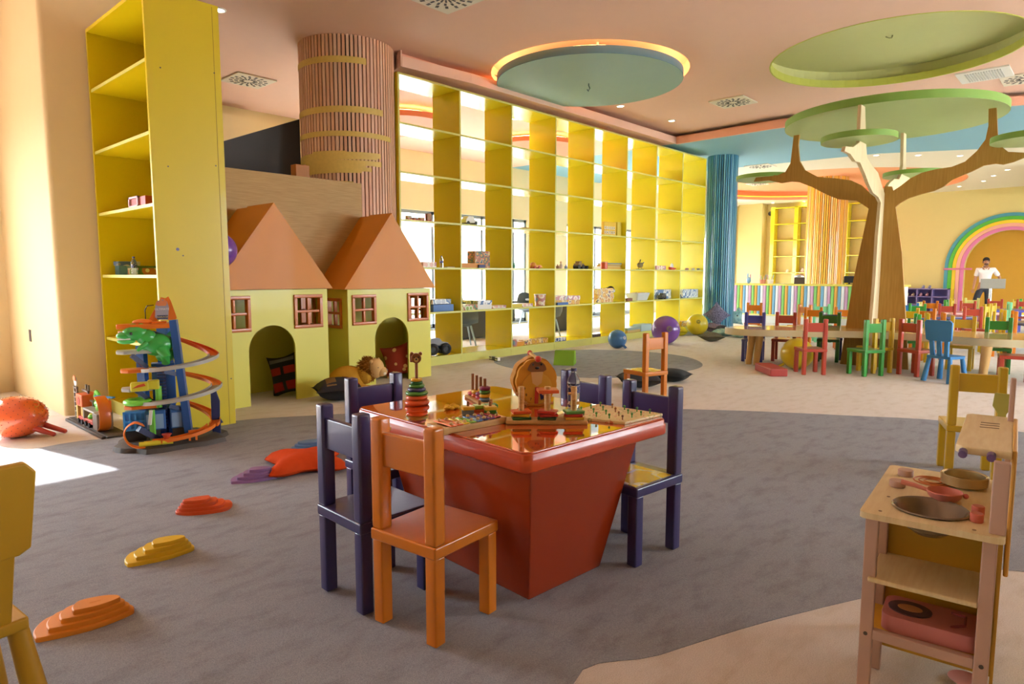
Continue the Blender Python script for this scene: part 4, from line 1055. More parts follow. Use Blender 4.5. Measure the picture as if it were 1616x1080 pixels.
# ================================================================== TOY KITCHEN
KX0, KX1, KY0, KY1, KZ = 2.135, 2.745, .185, .535, .60
KW = ramp_mat('kitchen_wood', 'noise', 9, [(0.3, '#e2c996'), (0.7, '#ecd9ac')], rough=.5, stretch=(1, 8, 1))
KP = M('#c8a391', .5, var=.05, vs=12); KYEL = M('#d2a02a', .5)
k_ = thing('toy_kitchen', 'wooden toy kitchen with pink legs and a round grey sink bowl', 'toy kitchen', ((KX0+KX1)/2-.02, (KY0+KY1)/2+.012, 0), radians(5))
kx, ky = (KX1-KX0)/2, (KY1-KY0)/2
def k_local(px, py):
    x, y = fl(px, py, KZ); x -= (KX0+KX1)/2-.02; y -= (KY0+KY1)/2+.012; c, s = cos(radians(5)), sin(radians(5))
    return x*c+y*s, -x*s+y*c
SKX, SKY = k_local(1468, 804)
part('worktop', G().prism(rrect(kx, ky, .02), KZ-.018, KZ, holes=[circle(SKX, SKY, .095, 40)]), KW, k_, smooth=False)
for a in (-1, 1):
    part('leg', G().box(a*(kx-.035)-.013, a*(kx-.035)+.013, ky-.05, ky-.015, .0025, KZ-.018), KP, k_, bev=.004)
    part('leg', G().box(a*(kx-.035)-.013, a*(kx-.035)+.013, -ky+.015, -ky+.05, .0025, KZ-.018), KP, k_, bev=.004)
    # upright carrying the top shelf
    part('upright', G().box(a*(kx-.035)-.013, a*(kx-.035)+.013, -ky+.0, -ky+(.038 if a < 0 else .016), KZ, KZ+.36 if a > 0 else KZ+.2), KP, k_, bev=.004)
    part('side_rail', G().box(a*(kx-.035)-.012, a*(kx-.035)+.012, -ky+.05, ky-.05, .205, .235), KP, k_, bev=.003)
    part('screw', G().cyl((a*(kx-.022), ky-.032, .22), (a*(kx-.02), ky-.032, .22), .006, n=8).cyl((a*(kx-.022), -ky+.032, .22), (a*(kx-.02), -ky+.032, .22), .006, n=8), M('#5d564e', .3, metal=.7), k_)
part('divider_panel', G().box(-.05, -.038, -ky+.012, ky-.02, .08, KZ-.02), KYEL, k_, smooth=False)
part('leg', G().box(-.075, -.05, ky-.05, ky-.015, .0025, KZ-.018), KP, k_, bev=.004)
part('oven_front', G().box(-.03, kx-.05, ky-.03, ky-.018, .08, KZ-.02), KW, k_, bev=.003, seg=1)
part('bottom_shelf', G().box(-kx+.045, kx-.045, -ky+.03, ky-.02, .215, .228), M('#e0ad25', .4), k_, bev=.002, seg=1)
part('middle_shelf', G().box(-kx+.015, -.05, -ky+.05, ky-.03, .385, .40), KW, k_, bev=.004)
part('back_panel', G().box(-kx+.05, kx-.02, -ky+.004, -ky+.012, .08, KZ-.02), KYEL, k_, smooth=False)
part('back_board', G().box(-kx+.1, kx-.0, -ky-.012, -ky-.0, KZ-.14, KZ+.22), M('#d9a24a', .5), k_, bev=.003, seg=1, label='thin ply back board')
tp = part('top_shelf', G().prism([(-kx+.09,-ky-.0),(kx+.03,-ky-.0),(kx+.03,-ky+.115),(kx+.01,-ky+.13),(-kx+.11,-ky+.13),(-kx+.09,-ky+.115)], KZ+.195, KZ+.217), KW, k_, bev=.004)
g = G()
for k in range(3): g.rb((kx-.12-.04*k, -ky+.06, KZ+.2172), (.008, .05, .001), rz=.12)
part('slots', g, M('#6a4a2a', .6), tp, smooth=False)
for yy in (-ky+.045, -ky+.11): part('hook_peg', G().cyl((-kx+.09, yy, KZ+.202), (-kx+.065, yy, KZ+.198), .011, n=10), M('#6d5280', .4), tp)
part('sink_bowl', G().lathe([(.102,.004),(.098,.008),(.09,.002),(.072,-.045),(.035,-.07),(0,-.072),(0,-.076),(.04,-.074),(.076,-.048),(.094,-.002),(.102,.0)], 40), M('#8d8270', .25, metal=.55), k_, (SKX, SKY, KZ), (0,0,0))
part('cooktop_ring', G().torus((.16, .03, KZ+.001), .055, .003, 30, 4).torus((.16, .03, KZ+.001), .04, .003, 30, 4).torus((.16,.03,KZ+.001), .024, .003, 24, 4), M('#c9763c', .5), k_)
part('screw_heads', G().cyl((-kx+.04, ky-.05, KZ), (-kx+.04, ky-.05, KZ+.001), .005, n=8).cyl((-kx+.2, ky-.05, KZ), (-kx+.2, ky-.05, KZ+.001), .005, n=8).cyl((-kx+.03, -ky+.07, KZ), (-kx+.03, -ky+.07, KZ+.001), .005, n=8), M('#8a6a45', .5), k_)
def on_k(px, py): return fl(px, py, KZ)
x, y = k_local(1429, 751); part('stove_knob', G().cyl((0,0,0),(0,0,.022),.024,n=24), KP, k_, (x, y, KZ), bev=.002, seg=1)
x, y = k_local(1416, 768); part('stove_knob', G().cyl((0,0,0),(0,0,.022),.024,n=24), KP, k_, (x, y, KZ), bev=.002, seg=1)
RDT = M('#cf6a55', .4)
x, y = k_local(1543, 812); part('tap_handle', G().cyl((0,0,0),(0,0,.026),.0165,n=18), RDT, k_, (x, y, KZ), bev=.002, seg=1)
x, y = k_local(1541, 824); part('tap_handle', G().cyl((0,0,0),(0,0,.026),.0165,n=18), RDT, k_, (x, y, KZ), bev=.002, seg=1)
x, y = on_k(1521, 767)
solo('toy_pot', G().lathe([(0,.004),(.055,.0),(.066,.004),(.068,.034),(.064,.036),(.06,.032),(.058,.008),(0,.008)], 32), M('#c2b184', .25, metal=.6), 'round metal toy pot on the toy kitchen worktop', 'pot', (x, y, KZ+.004))
x, y = on_k(1490, 789)
t = thing('toy_pan', 'pink toy frying pan with long handle on the toy kitchen', 'pan', (x, y, KZ+.001), facing(x, y))
part('pan', G().lathe([(0,.002),(.034,0),(.045,.012),(.05,.026),(.048,.028),(.042,.014),(.033,.005),(0,.005)], 28), M('#d98273', .4), t)
part('handle', G().tube([(-.046,0,.023),(-.08,.004,.03),(-.118,.008,.034)], [.006,.007,.009], 8), M('#dd8a78', .4), t)
part('hanging_tab', G().ball((.055,0,.02), (.008,.012,.008), 10, 6), M('#c05c5c', .4), t)
# pink toy register on the bottom shelf
t = thing('toy_hob', 'pink plastic play set with dark oval pad on the kitchen\'s bottom shelf', 'toy', (2.255, .345, .2285), radians(-84))
part('case', G().prism(rrect(.125, .08, .035), 0, .05), M('#cf8080', .4), t, bev=.012)
part('pad', G().prism(circle(-.055, 0, .058, 28, .05), .05, .0535), M('#5c4048', .5), t, smooth=False)
part('pad_inset', G().prism(circle(-.055, 0, .033, 20, .022), .0535, .055), M('#c98c5c', .5), t, smooth=False)
part('handle_line', G().tube([(.05,.05,.051),(.085,.03,.056),(.085,-.03,.056),(.05,-.05,.051)], .004, 6), M('#9c4a54', .4), t)
solo('kitchen_spoon', G().prism([(-.012,0),(.012,0),(.012,.05),(.028,.075),(.024,.12),(-.024,.12),(-.028,.075),(-.012,.05)], -.004, .004, YZ), M('#a9a24a', .5), 'green slotted toy spatula hanging from the kitchen\'s top shelf', 'utensil', (KX1+.03, KY0+.075, KZ+.175), bev=.002, seg=1)
solo('toy_plate', G().lathe([(0,.0),(.03,0),(.05,.008),(.03,.004),(0,.003)], 20), M('#c97a7a', .4), 'pink toy plate on the floor below the toy kitchen', 'plate', (*fl(1524, 1077), .003))

# ================================================================== STEPPING STONES AND FLOOR TOYS
def stone(px, py, L, rz, h, label):
    x, y = fl(px, py)
    t = thing('stepping_stone', label, 'stepping stone', (x, y, .0025), rz, None)
    m = M(h, .55, var=.03)
    base = [(-.155,-.06),(-.13,-.085),(.02,-.085),(.135,-.04),(.155,-.01),(.14,.03),(.06,.075),(-.06,.09),(-.13,.07),(-.16,.0)]
    base = [(p[0]*L/.31, p[1]*L/.31) for p in smooth_loop(base, 4)]
    zs = [0]; secs = []
    for k in range(4):
        f, dx = 1-.17*k, .012*k
        q = [(p[0]*f+dx, p[1]*f) for p in base]; q2 = [(p[0]*(f-.025)+dx, p[1]*(f-.025)) for p in base]
        secs += [(q, .018*k), (q, .018*k+.013), (q2, .018*k+.017)]
    part('steps', loft(secs), m, t, ang=35)
    part('centre_mark', G().rb((.03, 0, .0713), (.035, .006, .0015)), m, t, smooth=False)
stone(137, 982, .31, radians(-16), '#e8912a', 'orange stepping stone nearest the viewer')
stone(254, 877, .28, radians(-16), '#e8c022', 'yellow stepping stone, second in the row')
stone(322, 806, .28, radians(158), '#d9531f', 'red-orange stepping stone, third in the row')
stone(402, 757, .27, radians(-30), '#8a6496', 'purple stepping stone beside the red cushion')
stone(500, 711, .40, radians(150), '#5c83b4', 'blue stepping stone behind the red cushion')

def cushion(name, label, x, y, z, w, d, h, m, rot=(0,0,0), cat='cushion', pinch=.16, n=12, extra=None):
    g = G(); vs, fs = [], []
    for s in (1, -1):
        for i in range(n+1):
            for j in range(n+1):
                a, b = 2*i/n-1, 2*j/n-1
                k = 1 - pinch*(1-abs(a)**2)*(abs(b)**3); l = 1 - pinch*(1-abs(b)**2)*(abs(a)**3)
                e = max(0, (1-a*a))**.55 * max(0, (1-b*b))**.55
                vs.append((a*w/2*l, b*d/2*k, s*h/2*e + h/2))
    q = (n+1)**2
    for i in range(n):
        for j in range(n):
            f = (i*(n+1)+j, (i+1)*(n+1)+j, (i+1)*(n+1)+j+1, i*(n+1)+j+1)
            fs.append(f); fs.append(tuple(q+t for t in reversed(f)))
    g.add(vs, fs)
    me = g.mesh(name, ang=80)
    bm = bmesh.new(); bm.from_mesh(me); bmesh.ops.remove_doubles(bm, verts=bm.verts, dist=1e-5); bm.to_mesh(me); bm.free()
    me.polygons.foreach_set('use_smooth', [True]*len(me.polygons))
    o = link(name, me, m, None, (x, y, z), rot); o['label'] = label; o['category'] = cat
    return o
def fabric(h, var=.1): return M(h, .9, var=var, vs=30, bump=.2, bs=200, spec=.1)
x, y = fl(483, 737)
t = thing('star_cushion', 'red-orange star shaped cushion on the grey carpet behind the navy chair', 'cushion', (x, y, .0025), radians(20))
g = G(); n = 40
pr = []
for i in range(n):
    a = 2*pi*i/n; k = abs(cos(2*a)); r = .19+.15*k**4
    pr.append((r*cos(a), r*sin(a)))
vs, fs = [], []
for f, z in ((1.0,.028),(.86,.066),(.62,.096),(.3,.108)): vs += [(p[0]*f, p[1]*f, z) for p in pr]
for f, z in ((.86,.008),(.6,.001)): vs += [(p[0]*f, p[1]*f, z) for p in pr]
vs += [(0,0,.11),(0,0,.001)]
for a_, b_ in ((0,1),(1,2),(2,3),(4,0),(5,4)):
    fs += [(a_*n+i, a_*n+(i+1) % n, b_*n+(i+1) % n, b_*n+i) for i in range(n)]
fs += [(3*n+i, 3*n+(i+1) % n, 6*n) for i in range(n)] + [(5*n+(i+1) % n, 5*n+i, 6*n+1) for i in range(n)]
part('cover', g.add(vs, fs), fabric('#cf4a1e'), t, ang=80)
part('seam', G().tube([(p[0]*1.0, p[1]*1.0, .028) for p in pr+pr[:1]], .004, 6), fabric('#b03c16'), t)

# orange spiky hopper ball with four horn feet
x, y = fl(28, 690)
t = thing('hopper_ball', 'big orange spiky hopper ball with red horn handles by the left wall', 'ball', (x, y, 0), facing(x, y))
OB = M('#ee6a3a', .25, coat=.6, var=.03)
part('ball', G().ball((0, 0, .165), (.215, .185, .165), 32, 20), OB, t)
g = G(); rnd = random.Random(3)
for i in range(260):
    zz = 1-2*(i+.5)/260; ph = i*2.39996; rr = sqrt(1-zz*zz)
    p = Vector((rr*cos(ph)*.215, rr*sin(ph)*.185, .165+zz*.165)); nn = Vector((rr*cos(ph), rr*sin(ph), zz))
    g.cyl(p, p+nn*.006, .0035, .001, 5)
stuff(part('spikes', g, M('#8a3018', .5), t))
for ax, ay in ((.09,-.10),(.17,-.03)):
    part('horn_foot', G().cyl((ax,ay,.085),(ax+.14,ay-.07,.022),.024,.017,12).ball((ax+.14,ay-.07,.022),.018,10,8), M('#c03a2c', .35, coat=.3), t)
part('logo_print', G().torus((.13,-.10,.265), .022, .003, 14, 5, Matrix.Rotation(.8,4,'X')).torus((.11,-.115,.25), .018, .003, 14, 5, Matrix.Rotation(.9,4,'X')), M('#c98a2a', .4), t)
solo('wall_socket', G().box(-.004, 0, -.04, .04, 0, .12), M('#4a3a34', .5), 'dark wall socket at the left edge above the orange ball', 'socket', (1.66, 8.12, .62), smooth=False)

def ball(name, x, y, r, m, label, logo=None, horn=None, squash=1.0):
    t = thing(name, label, 'ball', (x, y, 0), facing(x, y))
    part('ball', G().ball((0,0,r*squash), (r, r, r*squash), 36, 22), m, t)
    part('valve', G().cyl((0,-r*.98,r*1.0),(0,-r*1.01,r*1.0),r*.04,n=10), m, t)
    if logo:
        lx, lz, lm = logo
        ly = -sqrt(max(.01, 1-lx*lx-lz*lz))
        M2 = Vector((lx, ly, lz)).to_track_quat('Z', 'Y').to_matrix().to_4x4()
        part('logo_print', G().torus((lx*r*1.0, ly*r*1.0, r+lz*r*1.0), r*.17, r*.022, 20, 5, M2).torus((lx*r, ly*r, r+lz*r), r*.09, r*.022, 14, 5, M2), lm, t)
    if horn:
        for q in horn: part('horn', G().cyl((q[0]*r, -q[1]*r, q[2]*r), (q[3]*r, -q[4]*r, q[5]*r), r*.09, r*.06, 12).ball((q[3]*r,-q[4]*r,q[5]*r), r*.07, 8, 6), m, t)
    return t
BALLB = M('#3f78b0', .3, coat=.5, var=.03); BALLP = M('#7a45a8', .25, coat=.6, var=.04); BALLY = M('#dcc41e', .3, coat=.4, var=.04)
x, y = fl(974, 550); ball('hopper_ball', x, y, .165, BALLB, 'blue hopper ball with dark horns in front of the shelf wall', (.75, .2, WHITE), [(.45,.6,.45,.85,.75,.12),(.62,.3,.45,.95,.4,.16)])
x, y = fl(1050, 543); ball('gym_ball', x, y, .265, BALLP, 'large purple ball behind the orange chair', (.25, .15, M('#8c8a3a', .4)))
x, y = fl(1100, 529); ball('hopper_ball', x, y, .225, BALLY, 'yellow ball with dark eye print beside the cushions', (.1, .35, M('#4a5a1c', .5)))
x, y = fl(1257, 583); ball('hopper_ball', x, y, .215, BALLY, 'yellow hopper ball under the left part of the tree table', None, [(-.75,.3,.35,-1.2,.4,.1)])
t = ball('gym_ball', 2.765, 6.21, .163, BALLP, 'purple ball wedged between the tall bookcase and the playhouse roof'); t.location = (2.765, 6.21, 1.36)

# green foam wedge and red foam block
a, b, c = fl(873, 577), fl(905, 578), fl(914, 572)
t = thing('foam_wedge', 'green foam wedge on the round grey carpet', 'foam block', ((a[0]+b[0])/2, (a[1]+b[1])/2, .0025), atan2(b[1]-a[1], b[0]-a[0]))
w = sqrt((b[0]-a[0])**2+(b[1]-a[1])**2)
part('side_face', G().prism([(0,0),(.30,0),(.22,.2),(.13,.2)], -w/2, w/2, YZ), M('#7fae2c', .6, var=.05), t, bev=.008)
a, b, c = fl(1180, 584), fl(1208, 596), fl(1236, 596)
ux, uy = b[0]-c[0], b[1]-c[1]
t = thing('foam_block', 'long red foam block lying in front of the tree table', 'foam block', (8.70, 3.30, 0), atan2(fl(1180,584)[1]-fl(1207,596)[1], fl(1180,584)[0]-fl(1207,596)[0]))
part('block', G().box(-.30, .30, -.11, .11, 0, .10), M('#b8453c', .5, var=.06), t, bev=.014)
part('seam', G().box(-.302, .302, -.112, .112, .088, .091), M('#d8837a', .5), t, smooth=False)
# white toy train on the floor
a, b = fl(767, 566), fl(795, 573)
t = thing('toy_train', 'white and dark toy train on the beige floor by the shelf kick board', 'toy', ((a[0]+b[0])/2, (a[1]+b[1])/2, 0), atan2(b[1]-a[1], b[0]-a[0]))
for k in range(3):
    c_ = part('carriage', G().box(-.15+.1*k, -.06+.1*k, -.022, .022, .012, .062), [WHITE, M('#6b6b70', .4), WHITE][k], t, bev=.005)
    part('window_strip', G().box(-.14+.1*k, -.07+.1*k, -.0235, .0235, .036, .05), M('#3a4a78', .3), c_, smooth=False)
    part('wheels', G().cyl((-.13+.1*k,-.02,.01),(-.13+.1*k,.02,.01),.01,n=10).cyl((-.08+.1*k,-.02,.01),(-.08+.1*k,.02,.01),.01,n=10), BLACK, c_)

# cushions and plush toys
PLAID = M('#2c2a30', .9, var=.1, bump=.2, bs=200)
def plaid_patch(parent, pts, m, z): part('patch', G().prism(pts, z, z+.004), m, parent, smooth=False)
x, y = fl(532, 632)
o = cushion('plaid_cushion', 'black, red and brown patchwork cushion on the floor by the lion', x+.02, y+.0, 0, .50, .40, .24, PLAID, (0, 0, facing(x, y)+.15))
def dome_patch(o, a0, a1, b0, b1, m, w, d, h, pinch=.16, n=4):
    vs, fs = [], []
    for i in range(n+1):
        for j in range(n+1):
            a, b = a0+(a1-a0)*i/n, b0+(b1-b0)*j/n
            k = 1 - pinch*(1-abs(a)**2)*(abs(b)**3); l = 1 - pinch*(1-abs(b)**2)*(abs(a)**3)
            e = max(0, (1-a*a))**.55*max(0, (1-b*b))**.55
            vs.append((a*w/2*l*1.004, b*d/2*k*1.004, h/2*e+h/2+.004))
    for i in range(n):
        for j in range(n): fs.append((i*(n+1)+j, (i+1)*(n+1)+j, (i+1)*(n+1)+j+1, i*(n+1)+j+1))
    part('patch', G().add(vs, fs), m, o)
for q, h in (((-.55,-.15,-.85,.6), '#8a6a44'), ((.2,.48,-.8,-.3), '#d0402a'), ((.2,.48,.1,.5), '#d0402a'), ((.6,.85,-.7,-.2), '#b8382a')): dome_patch(o, *q, fabric(h), .50, .40, .24)
# lion plush: one continuous body, mane and face
x, y = fl(555, 622)
t = thing('lion_plush', 'lion plush toy with shaggy brown mane lying by the playhouse', 'plush toy', (4.22, 6.12, 0), facing(4.22, 6.12))
LB = fabric('#cf9a35', .06)
part('body', G().ball((-.12,0,.15), (.21,.13,.15), 24, 14).ball((.06,-.02,.2), (.1,.1,.11), 20, 12).ball((-.25,-.05,.06), (.1,.09,.06), 16, 8).ball((.05,-.12,.05), (.12,.05,.05), 16, 8), LB, t)
mane = G(); rnd = random.Random(5)
mane.ball((.10,-.02,.265), (.105,.10,.125), 20, 12)
for i in range(420):
    a, b = rnd.uniform(0, 2*pi), rnd.uniform(-1.2, 1.4)
    nrm = Vector((cos(a)*cos(b), sin(a)*cos(b), sin(b)))
    p = Vector((.10+nrm.x*.10, -.02+nrm.y*.095, .265+nrm.z*.12)); q = p + nrm*rnd.uniform(.02,.045) + Vector((-.01,0,-.012))
    mane.cyl(p, q, .007, .001, 4)
part('mane', mane, fabric('#8f5a1e', .15), t)
FACE = fabric('#ddb377', .04)
hd = part('head', G().ball((.175,-.05,.27), (.095,.09,.11), 22, 14).ball((.24,-.07,.235), (.065,.06,.055), 18, 12), FACE, t)
part('ear', G().ball((.13,-.1,.345), (.022,.014,.026), 12, 8), FACE, hd); part('ear', G().ball((.21,.02,.35), (.022,.014,.026), 12, 8), FACE, hd)
part('eye', G().ball((.20,-.125,.285), .011, 10, 8), BLACK, hd); part('nose', G().ball((.292,-.075,.25), (.016,.02,.014), 12, 8), M('#4a4f5c', .3), hd)
part('muzzle', G().ball((.26,-.085,.225), (.035,.04,.033), 14, 10), fabric('#efe0c6', .03), hd)
# cushions inside the houses
RDOT = ramp_mat('dotted_fabric', 'voronoi', 13, [(0, '#e6b877'), (.33, '#e6b877'), (.34, '#a53a22')], rough=.9, interp='CONSTANT')
o = cushion('dotted_cushion', 'brick red cushion with cream dots leaning inside the right playhouse', 5.20, 6.66, .0, .40, .42, .14, RDOT, (radians(80), radians(-14), radians(-48))); o.location.z = .21
o = cushion('plaid_cushion', 'dark red and black plaid cushion leaning inside the left playhouse', 3.62, 6.58, .0, .36, .46, .12, PLAID, (radians(78), radians(-14), radians(-52))); o.location.z = .215
for q, h in (((-.8,-.1,-.8,-.35), '#9c2a22'), ((.1,.8,-.8,-.35), '#9c2a22'), ((-.8,-.1,.0,.35), '#a8342a'), ((.1,.8,.0,.35), '#a8342a'), ((-.8,.8,.6,.8), '#77747a')): dome_patch(o, *q, fabric(h), .36, .46, .12)
# cushions behind the orange chair
x, y = fl(1028, 618)
o = cushion('patch_cushion', 'dark cushion with yellow patches behind the lone orange chair', x+.15, y+.25, 0, .50, .44, .20, M('#33363a', .9, var=.1, bump=.2, bs=200), (0, 0, facing(x, y)+.2))
for q in ((-.7,-.35,-.6,-.2), (-.3,.1,-.6,-.2), (-.7,-.35,-.1,.3), (.2,.5,.1,.5)): dome_patch(o, *q, fabric('#cdb64a'), .50, .44, .20)
x, y = fl(1065, 610)
cushion('patch_cushion', 'plain dark grey cushion right of the patched cushion', x+.3, y+.2, 0, .42, .36, .16, M('#2f363a', .9, var=.1, bump=.2, bs=200), (0, 0, facing(x, y)-.3))
# pile beside the blue column
GREYC = ramp_mat('speckled_fabric', 'noise', 60, [(.4, '#4a4658'), (.6, '#8a86a0')], rough=.9)
o = cushion('grey_cushion', 'speckled purple-grey cushion standing against the blue column', 14.05, 6.60, .0, .44, .44, .16, GREYC, (radians(70), radians(45), facing(14, 6.6))); o.location.z = .38
STR = ramp_mat('striped_fabric', 'wave', 9, [(.3, '#6a5a92'), (.5, '#c9b8b0'), (.7, '#8a6a44')], rough=.9)
AQ = ramp_mat('aqua_fabric', 'noise', 14, [(.35, '#7fa8a4'), (.55, '#a9ccc8'), (.7, '#c8d8b8')], rough=.9)
x, y = fl(1140, 526); cushion('striped_cushion', 'purple striped cushion lying in the pile by the blue column', x, y+.2, .0, .50, .40, .22, STR, (0, .1, facing(x, y)))
x, y = fl(1148, 531); cushion('aqua_cushion', 'pale aqua cushion lying at the front of the pile', x, y+.1, .0, .42, .36, .16, AQ, (0, 0, facing(x, y)+.3))
x, y = fl(1168, 533); cushion('aqua_cushion', 'pale aqua cushion lying next to the table end', x, y, .0, .42, .34, .17, AQ, (0, 0, facing(x, y)-.2))
x, y = fl(1128, 540); cushion('olive_cushion', 'grey-olive cushion lying in front of the cushion pile', x+.1, y+.12, .0, .40, .38, .18, fabric('#6f6a58', .15), (0, 0, facing(x, y)+.5))
x, y = fl(1158, 518)
o = cushion('aqua_cushion', 'aqua animal face cushion standing right of the blue column', x, y, 0, .42, .36, .2, AQ, (radians(80), 0, facing(x, y))); o.location.z = .25
part('ear', G().ball((-.1,.19,.1), (.05,.05,.03), 10, 6).ball((.1,.19,.1), (.05,.05,.03), 10, 6), AQ, o); part('eye', G().ball((-.06,.03,.19), (.02,.02,.01), 8, 5).ball((.07,.03,.19), (.02,.02,.01), 8, 5), BLACK, o)
x, y = fl(1083, 530); cushion('yellow_cushion', 'yellow cushion squeezed beside the yellow ball', x-.1, y+.1, 0, .34, .3, .2, fabric('#d8c832', .1), (0, 0, facing(x, y)))
o = cushion('round_cushion', 'dark cushion with a pale yellow patch between the ball and the blue column', 13.72, 6.28, 0, .36, .3, .2, fabric('#4a4a50', .1), (0, 0, .6))

# ================================================================== THINGS IN THE SHELF WALL
def on_y(px, py, y):
    d = _ray(px, py); t = y/d[1]; return d[0]*t
def on_x(px, py, x):
    d = _ray(px, py); t = x/d[0]; return d[1]*t
P1 = print_mat('print_pastel', [(0, '#e8b9a6'), (.3, '#f0e4d6'), (.5, '#c98a8a'), (.7, '#8aa0c4'), (.8, '#e8d0a0')], 9)
P2 = print_mat('print_jungle', [(0, '#c98a2c'), (.3, '#4f6a4a'), (.5, '#b4643a'), (.7, '#d8b66a'), (.8, '#3f5a6a')], 14)
P3 = print_mat('print_blue', [(0, '#3a4a8a'), (.35, '#e8e4e0'), (.5, '#6a7ab4'), (.7, '#d88a6a'), (.8, '#f0eee8')], 10)
P4 = print_mat('print_green', [(0, '#86a83c'), (.35, '#d8d8b0'), (.55, '#b4704a'), (.75, '#4a7a4a')], 12)
P5 = print_mat('print_yellow', [(0, '#e0b03a'), (.35, '#c98a3a'), (.5, '#ecd59a'), (.7, '#5a5a6a'), (.8, '#d8603a')], 11)
P6 = print_mat('print_grey', [(0, '#c9ced4'), (.4, '#eef0f0'), (.6, '#5f7fae'), (.8, '#9aa4ae')], 10)
BLUEBOX = M('#4a73b4', .4); REDM = M('#c0402f', .4); PINKM = M('#e5b4bd', .4)
def bay_clamp(px, py, x, w):
    k = int((on_y(px, py, SY)-SX)/PITCHX)
    return max(SX+PITCHX*k+w+.02, min(SX+PITCHX*(k+1)-w-.02, x))
def shelf_pos(px, row, dep, py=430, w=.08):
    y = SY+dep; x = bay_clamp(px, py, on_y(px, py, y), w); return x, y, SZ[row]+.0005
def carton(px0, px1, row, dep, h, m, label, cat='box', d=.2, rz=0, m2=None, z=0, flap=True):
    py = (485, 425)[row == 2] if row in (1, 2) else (550, 425, 425, 350)[row]
    y = SY+dep; xa, xb = on_y(px0, py, y), on_y(px1, py, y)
    w_ = (xb-xa)/2+.004; xc = bay_clamp((px0+px1)/2, py, (xa+xb)/2, w_+abs(sin(rz))*d/2); xa, xb = xc-w_+.004, xc+w_-.004
    t = thing('game_box' if cat == 'box' else 'book', label, cat, ((xa+xb)/2, y+d/2, SZ[row]+z+.0005), rz)
    w = (xb-xa)/2
    part('carton' if cat == 'box' else 'pages', G().box(-w, w, -d/2, d/2, 0, h), m, t, bev=.003, seg=1)
    if m2 is not None: part('lid' if cat == 'box' else 'cover', G().box(-w-.004, w+.004, -d/2-.004, d/2+.004, h*.55, h+.004), m2, t, bev=.003, seg=1)
    return t
# row 1 (second from the bottom)
carton(684, 716, 1, .05, .10, BLUEBOX, 'blue flat game box in the first shelf column', d=.3)
carton(683, 712, 1, .08, .07, P6, 'grey printed tray on top of the blue game box', d=.22, z=.105)
carton(727, 752, 1, .02, .085, P4, 'green fruit print box in the second shelf column', d=.2)
carton(754, 776, 1, .03, .13, WHITE, 'white game box with blue picture in the second shelf column', d=.42, m2=P6)
carton(778, 799, 1, .05, .045, P1, 'thin red and pink game box in the second shelf column', d=.2)
carton(806, 823, 1, .03, .055, M('#e0c83a', .4), 'yellow flat box in the third shelf column', d=.3)
carton(824, 841, 1, .05, .05, P1, 'low red and white boxes in the third shelf column', d=.25)
x, y, z = shelf_pos(852, 1, .2, 480)
t = thing('toy_bucket', 'pink and white toy bucket in the third shelf column', 'bucket', (x, y, z))
part('bucket', G().lathe([(0,0),(.085,0),(.1,.19),(.09,.19),(.078,.01),(0,.01)], 24), P1, t); part('rim', G().torus((0,0,.19), .1, .006, 24, 6), WHITE, t)
carton(878, 914, 1, .04, .15, P5, 'big pink and yellow game box in the fourth shelf column', d=.4, rz=-.1, m2=P1)
carton(880, 897, 1, .01, .045, BLUEBOX, 'thin blue box before the pink game box', d=.03)
carton(945, 966, 1, .05, .27, P5, 'upright jungle puzzle box in the fifth shelf column', d=.1, rz=-.15)
x, y, z = shelf_pos(974, 1, .26, 480, .14)
t = thing('plush_dog', 'black and white plush dog beside the puzzle box', 'plush toy', (x, y, z), facing(x, y))
part('body', G().ball((0,0,.1), (.09,.1,.1), 16, 10), M('#e6e2da', .9), t); h_ = part('head', G().ball((.02,-.04,.23), (.075,.08,.075), 16, 10), BLACK, t)
part('muzzle', G().ball((.07,-.08,.21), (.04,.04,.035), 12, 8), WHITE, h_); part('ear', G().ball((-.05,-.03,.23), (.02,.03,.05), 10, 6), BLACK, h_)
x, y, z = shelf_pos(1006, 1, .2, 475, .26)
t = thing('toy_tray', 'clear tray of pink and white toys in the sixth shelf column', 'toy tray', (x, y, z))
part('tray', loft([(rrect(.20,.12,.03),0),(rrect(.25,.16,.03),.15)]), M('#d8dce0', .2), t); part('contents', loft([(rrect(.19,.11,.03),.01),(rrect(.235,.145,.03),.155)]), P1, t)
carton(990, 998, 1, .02, .06, M('#8a5a44', .5), 'small brown box in the sixth shelf column', d=.08)
carton(1040, 1066, 1, .2, .2, P6, 'white printed box in the seventh shelf column', d=.25)
x, y, z = shelf_pos(1045, 1, .08, 475)
t = thing('toy_car', 'small dark toy jeep before the white box in the seventh shelf column', 'toy', (x, y, z))
part('body', G().box(-.09,.09,-.05,.05,.03,.09).box(-.04,.06,-.045,.045,.09,.13), M('#4a4f4a', .4), t, bev=.006)
for a in (-.055,.055): part('wheel', G().cyl((a,-.055,.03),(a,.055,.03),.03,n=12), BLACK, t)
carton(1077, 1101, 1, .1, .19, P6, 'white and blue printed box in the last shelf column', d=.35)
